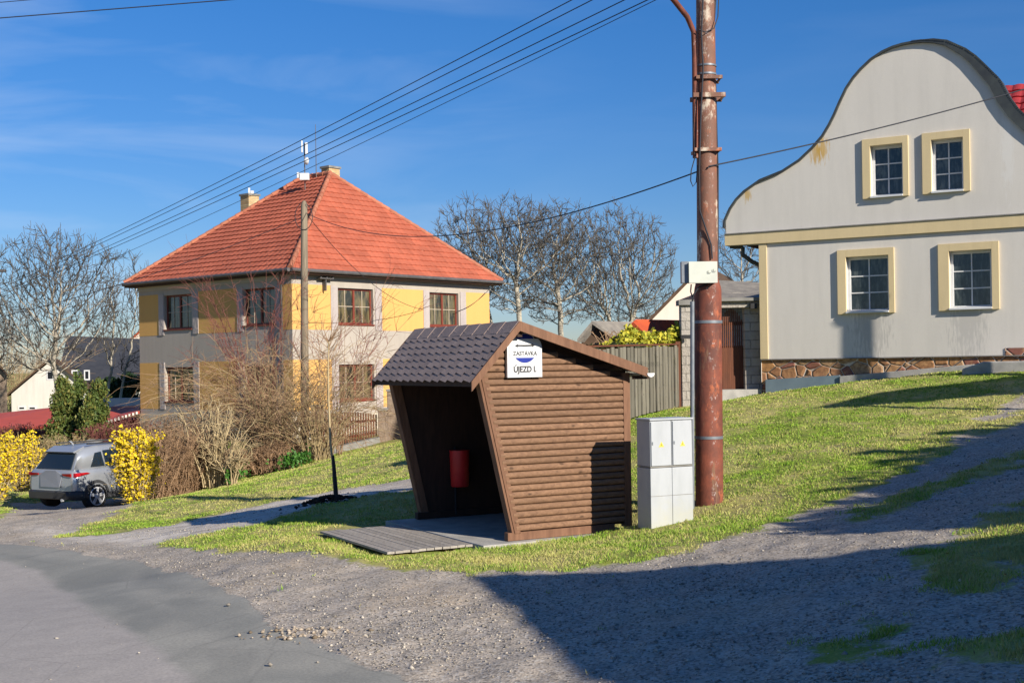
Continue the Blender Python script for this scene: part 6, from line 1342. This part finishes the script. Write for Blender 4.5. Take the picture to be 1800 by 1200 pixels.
def tip(tx_, ty_, h, w, seed, label):
    x = tx_ + SAZ[0] / .99987 * h / math.tan(SUN_EL); y = ty_ + SAZ[1] * h / math.tan(SUN_EL); return spruce(x, y, max(3, h + zg(tx_, ty_) - zg(x, y)), w, seed, label)
sp_l = [((1408, 918), 4.2, .75), ((1440, 925), 4.4, 1.0), ((1490, 862), 4.6, .9), ((1500, 880), 4.3, 1.0), ((1535, 797), 5.6, 1.2), ((1570, 812), 5.2, 1.2), ((1600, 850), 4.6, 1.2), ((1668, 762), 5.4, 1.3), ((1720, 758), 5.6, 1.5)]
for k_, (pq, h_, w_) in enumerate(sp_l): q = hit(*pq); tip(q[0], q[1], h_, w_, 100 + k_, 'dark spruce in the row standing outside the right edge of the photo')
for k_, (tx_, ty_, h_, w_) in enumerate([(5.6, 16.0, 4.8, 1.8), (6.6, 17.2, 5.0, 1.8), (7.6, 18.4, 5.2, 1.8), (9.0, 19.8, 5.6, 2.0), (5.2, 14.2, 4.4, 1.6), (6.8, 15.4, 5.0, 2.0), (9.6, 18.2, 5.6, 2.2)]):
    tip(tx_, ty_, h_, w_, 120 + k_, 'dark spruce in the row standing outside the right edge of the photo')
oh_ = thing('shade_hedge', (12.5, 10, 1.2), 'added unseen hedge, put in to shade the track', 'hedge'); hl = [(9.0, 6.6, 4.1), (10.7, 8.4, 4.6), (12.1, 10.4, 4.9), (13.8, 12.0, 5.3), (16.0, 13.1, 5.6), (19.5, 13.9, 5.7)]; b = MB(); lp_ = []  # added unseen hedge that fills the gaps between the spruce shadows
for i in range(len(hl) - 1):
    (x0, y0, z0), (x1, y1, z1) = hl[i], hl[i + 1]; o2 = Vector((y1 - y0, x0 - x1, 0)).normalized() * 1.0; b.hexa([(x0, y0, .2), (x1, y1, .2), (x1 + o2.x, y1 + o2.y, .2), (x0 + o2.x, y0 + o2.y, .2), (x0, y0, z0), (x1, y1, z1), (x1 + o2.x, y1 + o2.y, z1), (x0 + o2.x, y0 + o2.y, z0)])
    for k_ in range(3500):
        t_ = r3.rand(); w_ = r3.rand(); top_ = r3.rand() < .4; zt_2 = z0 + (z1 - z0) * t_; lp_.append((x0 + (x1 - x0) * t_ + o2.x * (w_ if top_ else -.03), y0 + (y1 - y0) * t_ + o2.y * (w_ if top_ else -.03), zt_2 + abs(r3.normal()) * .22 if top_ else .4 + (zt_2 - .4) * w_))
b.build('branches', M_['hedgeg'], oh_); leafcloud('leaves', oh_, np.array(lp_) + r3.normal(size=(len(lp_), 3)) * .05, .12, M_['hedgeg'], 77, .7)  # solid core box stops sun between the leaves
# ------------------------------------------------------------------ silver car
M_['paint'] = simple('silver_car_paint', (.42, .445, .475), (.4, .42, .45), 2, .25, .5, .5, bump=0); M_['plastic'] = simple('dark_car_plastic', (.045, .047, .05), (.035, .036, .04), 5, .6, .35, bump=.05)
M_['cglassd'] = (lambda t: (t.color((.012, .018, .022)), t.m)[1])(NT('car_glass', .05, .9)); M_['rlight'] = simple('red_lamp_glass', (.42, .01, .012), (.3, .008, .01), 4, .15, .7, bump=0); M_['tyre'] = simple('tyre_rubber', (.02, .02, .022), (.028, .028, .028), 6, .85, .2, bump=.1); M_['alloy'] = simple('alloy_rim', (.6, .61, .63), (.55, .56, .58), 4, .4, .5, .2, bump=0); M_['plate'] = simple('blurred_plate_grey', (.2, .215, .25), (.18, .2, .23), 1.5, .6, .3, bump=0)
ca0 = P(131, 893, 32.6); fd = Vector((.5, .86, 0)).normalized(); rt = Vector((fd.y, -fd.x, 0)); org = Vector((ca0.x, ca0.y, 0)) - rt * .90; cz_ = P(160, 893, 33.4).z
slope_f = (zg((org + fd * 4).x, (org + fd * 4).y) - zg(org.x, org.y)) / 4 * .5
def K(x, y, z): return org + fd * x + rt * y + ZZ * (cz_ + z)
car = thing('parked_car', K(2.3, 0, 0), 'silver SUV parked tail out between yellow forsythia bushes', 'car')
def loft(b, st, flip=False):
    m = len(st[0]); vs = []; 
    for ring in st: vs += [K(*q) for q in ring]
    fs = [(i * m + k, i * m + (k + 1) % m, (i + 1) * m + (k + 1) % m, (i + 1) * m + k) for i in range(len(st) - 1) for k in range(m)]
    b.add(vs, fs, True); b.add([K(*q) for q in st[0]], [tuple(range(m))[::-1]], False); b.add([K(*q) for q in st[-1]], [tuple(range(m))], False)
def ring(x, w, zb_, zbelt, crown, xs=0.0):
    # half profile -> full ring
    h = [(0, zb_), (w * .86, zb_), (w * .97, zb_ + .1), (w * 1.0, zb_ + (zbelt - zb_) * .45), (w * .99, zb_ + (zbelt - zb_) * .7), (w * .95, zbelt - .04), (w * .90, zbelt), (w * .5, zbelt + crown), (0, zbelt + crown * 1.2)]
    return [(x + xs * (z - zb_), y, z) for y, z in h] + [(x + xs * (z - zb_), -y, z) for y, z in h[::-1][1:-1]]
b = MB(); st = [ring(-.0, .78, .42, .98, .0, .06), ring(.04, .86, .36, 1.03, .0), ring(.2, .915, .3, 1.07, .01), ring(.6, .93, .28, 1.08, .01), ring(1.4, .93, .24, 1.07, .01), ring(2.6, .92, .24, 1.04, .01), ring(3.3, .92, .24, 1.02, .03), ring(3.9, .9, .26, .97, .05), ring(4.3, .84, .3, .9, .05), ring(4.55, .68, .36, .78, .03)]
loft(b, st); body = b.build('body', M_['paint'], car)
b = MB()
def gring(x, w0, w1, z0, z1, xs): return [(x, w0, z0), (x + xs, w1, z1 - .05), (x + xs * 1.02, w1 * .9, z1), (x + xs * 1.02, -w1 * .9, z1), (x + xs, -w1, z1 - .05), (x, -w0, z0)]
loft(b, [gring(.08, .78, .6, 1.03, 1.52, .34), gring(.3, .83, .63, 1.05, 1.62, .30), gring(.9, .84, .65, 1.06, 1.67, .05), gring(1.8, .84, .66, 1.05, 1.68, .0), gring(2.4, .83, .65, 1.04, 1.65, -.0), gring(3.3, .78, .58, 1.0, 1.5, -.75)]); b.build('cabin', M_['paint'], car)
b = MB(); b.add([K(.105, -.66, 1.09), K(.105, .66, 1.09), K(.385, .52, 1.50), K(.385, -.52, 1.50)], [(0, 1, 2, 3)]); rwm = b.build('rear_window', M_['cglassd'], car); so = rwm.modifiers.new('t', 'SOLIDIFY'); so.thickness = .03; so.offset = 0
b = MB(); b.hexa([K(.33, -.54, 1.49), K(.33, .54, 1.49), K(.62, .58, 1.6), K(.62, -.58, 1.6), K(.28, -.54, 1.53), K(.28, .54, 1.53), K(.62, .58, 1.665), K(.62, -.58, 1.665)]); b.build('roof_spoiler', M_['paint'], car, .01)
for s_ in (1, -1):
    for (pts) in ([(.62, 1.12), (1.08, 1.12), (1.06, 1.50), (.86, 1.48)], [(1.14, 1.12), (2.0, 1.11), (1.96, 1.55), (1.13, 1.53)], [(2.06, 1.11), (2.95, 1.08), (2.5, 1.47), (2.02, 1.55)]):
        b = MB(); P3 = [K(x, s_ * (.845 - (z - 1.05) * .31 + .012), z) for x, z in pts]; b.poly(P3, -rt * s_ * .02); b.build('side_window', M_['cglassd'], car)
    b = MB(); b.bar(K(.7, s_ * .6, 1.72), K(2.6, s_ * .6, 1.70), .035, .04); b.build('roof_rail', M_['plastic'], car)
    b = MB(); b.poly([K(.02, s_ * .48, .93), K(.02, s_ * .78, .90), K(-.005, s_ * .80, .99), K(-.005, s_ * .46, .98)], -fd * .03); b.poly([K(.03, s_ * .93, .9), K(.5, s_ * .945, .97), K(.4, s_ * .94, 1.0), K(.05, s_ * .90, 1.0)], -rt * s_ * .09); b.build('tail_light', M_['rlight'], car)
    b = MB(); b.bar(K(.0, s_ * .5, .48), K(.0, s_ * .72, .5), .03, .05); b.build('reflector', M_['rlight'], car)
    for x in (.72, 3.42):
        wc = K(x, s_ * .82, .345); nrm = rt * s_
        wh_ = MB(); seg = [wc - nrm * .1, wc - nrm * .09, wc + nrm * .09, wc + nrm * .115]; wh_.tube(seg, [.30, .35, .35, .30], 28); w = wh_.build('wheel', M_['tyre'], car)
        b = MB(); b.tube([wc + nrm * .10, wc + nrm * .12], [.235, .225], 24); hub_c = wc + nrm * .122
        b2 = MB(); up2 = ZZ
        for k in range(5):
            for off_ in (-.12, .12):
                a = k * 2 * math.pi / 5 + .3; d0 = fd * math.cos(a + off_) + ZZ * math.sin(a + off_); b2.bar(hub_c + d0 * .03, hub_c + (fd * math.cos(a + off_ * .8) + ZZ * math.sin(a + off_ * .8)) * .23, .055, .02, up=nrm)
        b2.tube([hub_c - nrm * .005, hub_c + nrm * .02], [.07, .06], 12); b2.tube([hub_c + (fd * math.cos(q_) + ZZ * math.sin(q_)) * .235 for q_ in np.linspace(0, 6.2832, 25)], .014, 6); b.build('wheel_well_disc', M_['plastic'], w); b2.build('rim', M_['alloy'], w)
        a_ = MB()
        for k in range(12):
            t0, t1 = math.pi * k / 12, math.pi * (k + 1) / 12; f_ = lambda t, r: wc + nrm * .095 + fd * math.cos(t) * r + ZZ * math.sin(t) * r
            a_.hexa([f_(t0, .36), f_(t1, .36), f_(t1, .36) + nrm * .035, f_(t0, .36) + nrm * .035, f_(t0, .44), f_(t1, .44), f_(t1, .43) + nrm * .03, f_(t0, .43) + nrm * .03])
        a_.build('wheel_arch', M_['plastic'], car)
    b = MB(); b.box(K(1.1, s_ * .905, .28), fd * 2.0, rt * s_ * .035, ZZ * .15); b.build('side_sill', M_['plastic'], car, .01)
    for x in (1.25, 2.2): b = MB(); b.bar(K(x, s_ * .94, .9), K(x + .2, s_ * .94, .9), .03, .03); b.build('door_handle', M_['alloy'], car, .005)
    b = MB(); b.box(K(2.75, s_ * .88, 1.03), fd * .12, rt * s_ * .2, ZZ * .14); b.build('wing_mirror', M_['paint'], car, .02)
b = MB(); loft(b, [[(-.10, -.74, .33), (-.10, .74, .33), (-.12, .72, .5), (-.12, -.72, .5)], [(.1, -.89, .28), (.1, .89, .28), (.08, .89, .54), (.08, -.89, .54)], [(.45, -.94, .28), (.45, .94, .28), (.45, .945, .5), (.45, -.945, .5)]]); b.build('rear_bumper', M_['plastic'], car)
b = MB(); b.poly([K(-.012, -.36, .62), K(-.012, .36, .62), K(.03, .42, .94), K(.03, .2, 1.05), K(.03, -.2, 1.05), K(.03, -.42, .94)], -fd * .02); b.build('number_plate_area', M_['plate'], car)
b = MB(); b.tube([K(.75, 0, 1.69), K(.68, 0, 1.78), K(.62, 0, 1.79)], [.03, .02, .008], 6); b.build('roof_antenna', M_['paint'], car)
b = MB(); b.tube([K(-.04, .55, .3), K(-.12, .55, .3)], .04, 10); b.build('exhaust', M_['alloy'], car)
# garden lantern pillar and far street lamp
sl = P(162, 775, 40); ln = thing('garden_lantern', P(162, 800, 40), 'small pale capped garden pillar behind the car roof', 'pillar'); b = MB(); b.box(P(155, 830, 40), (.24, 0, 0), (0, .24, 0), (0, 0, 1.0)); b.build('pillar_shaft', M_['concrete'], ln); q = P(152, 777, 39.9); b = MB(); b.box(q, (.38, 0, 0), (0, .38, 0), (0, 0, .07)); b.build('pillar_cap', M_['concrete'], ln)
fl = thing('street_lamp', P(-12, 700, 60), 'dark street lamp head just entering at the left edge', 'street lamp'); b = MB(); b.tube([P(-12, 720, 60), P(-12, 470, 60), P(-8, 468, 60)], .06, 8); b.build('lamp_post', M_['gut'], fl); b = MB(); b.box(P(-10, 478, 59.9), (.5, 0, 0), (0, .25, 0), (0, 0, .13)); b.build('lamp_head', M_['gut'], fl, .03)
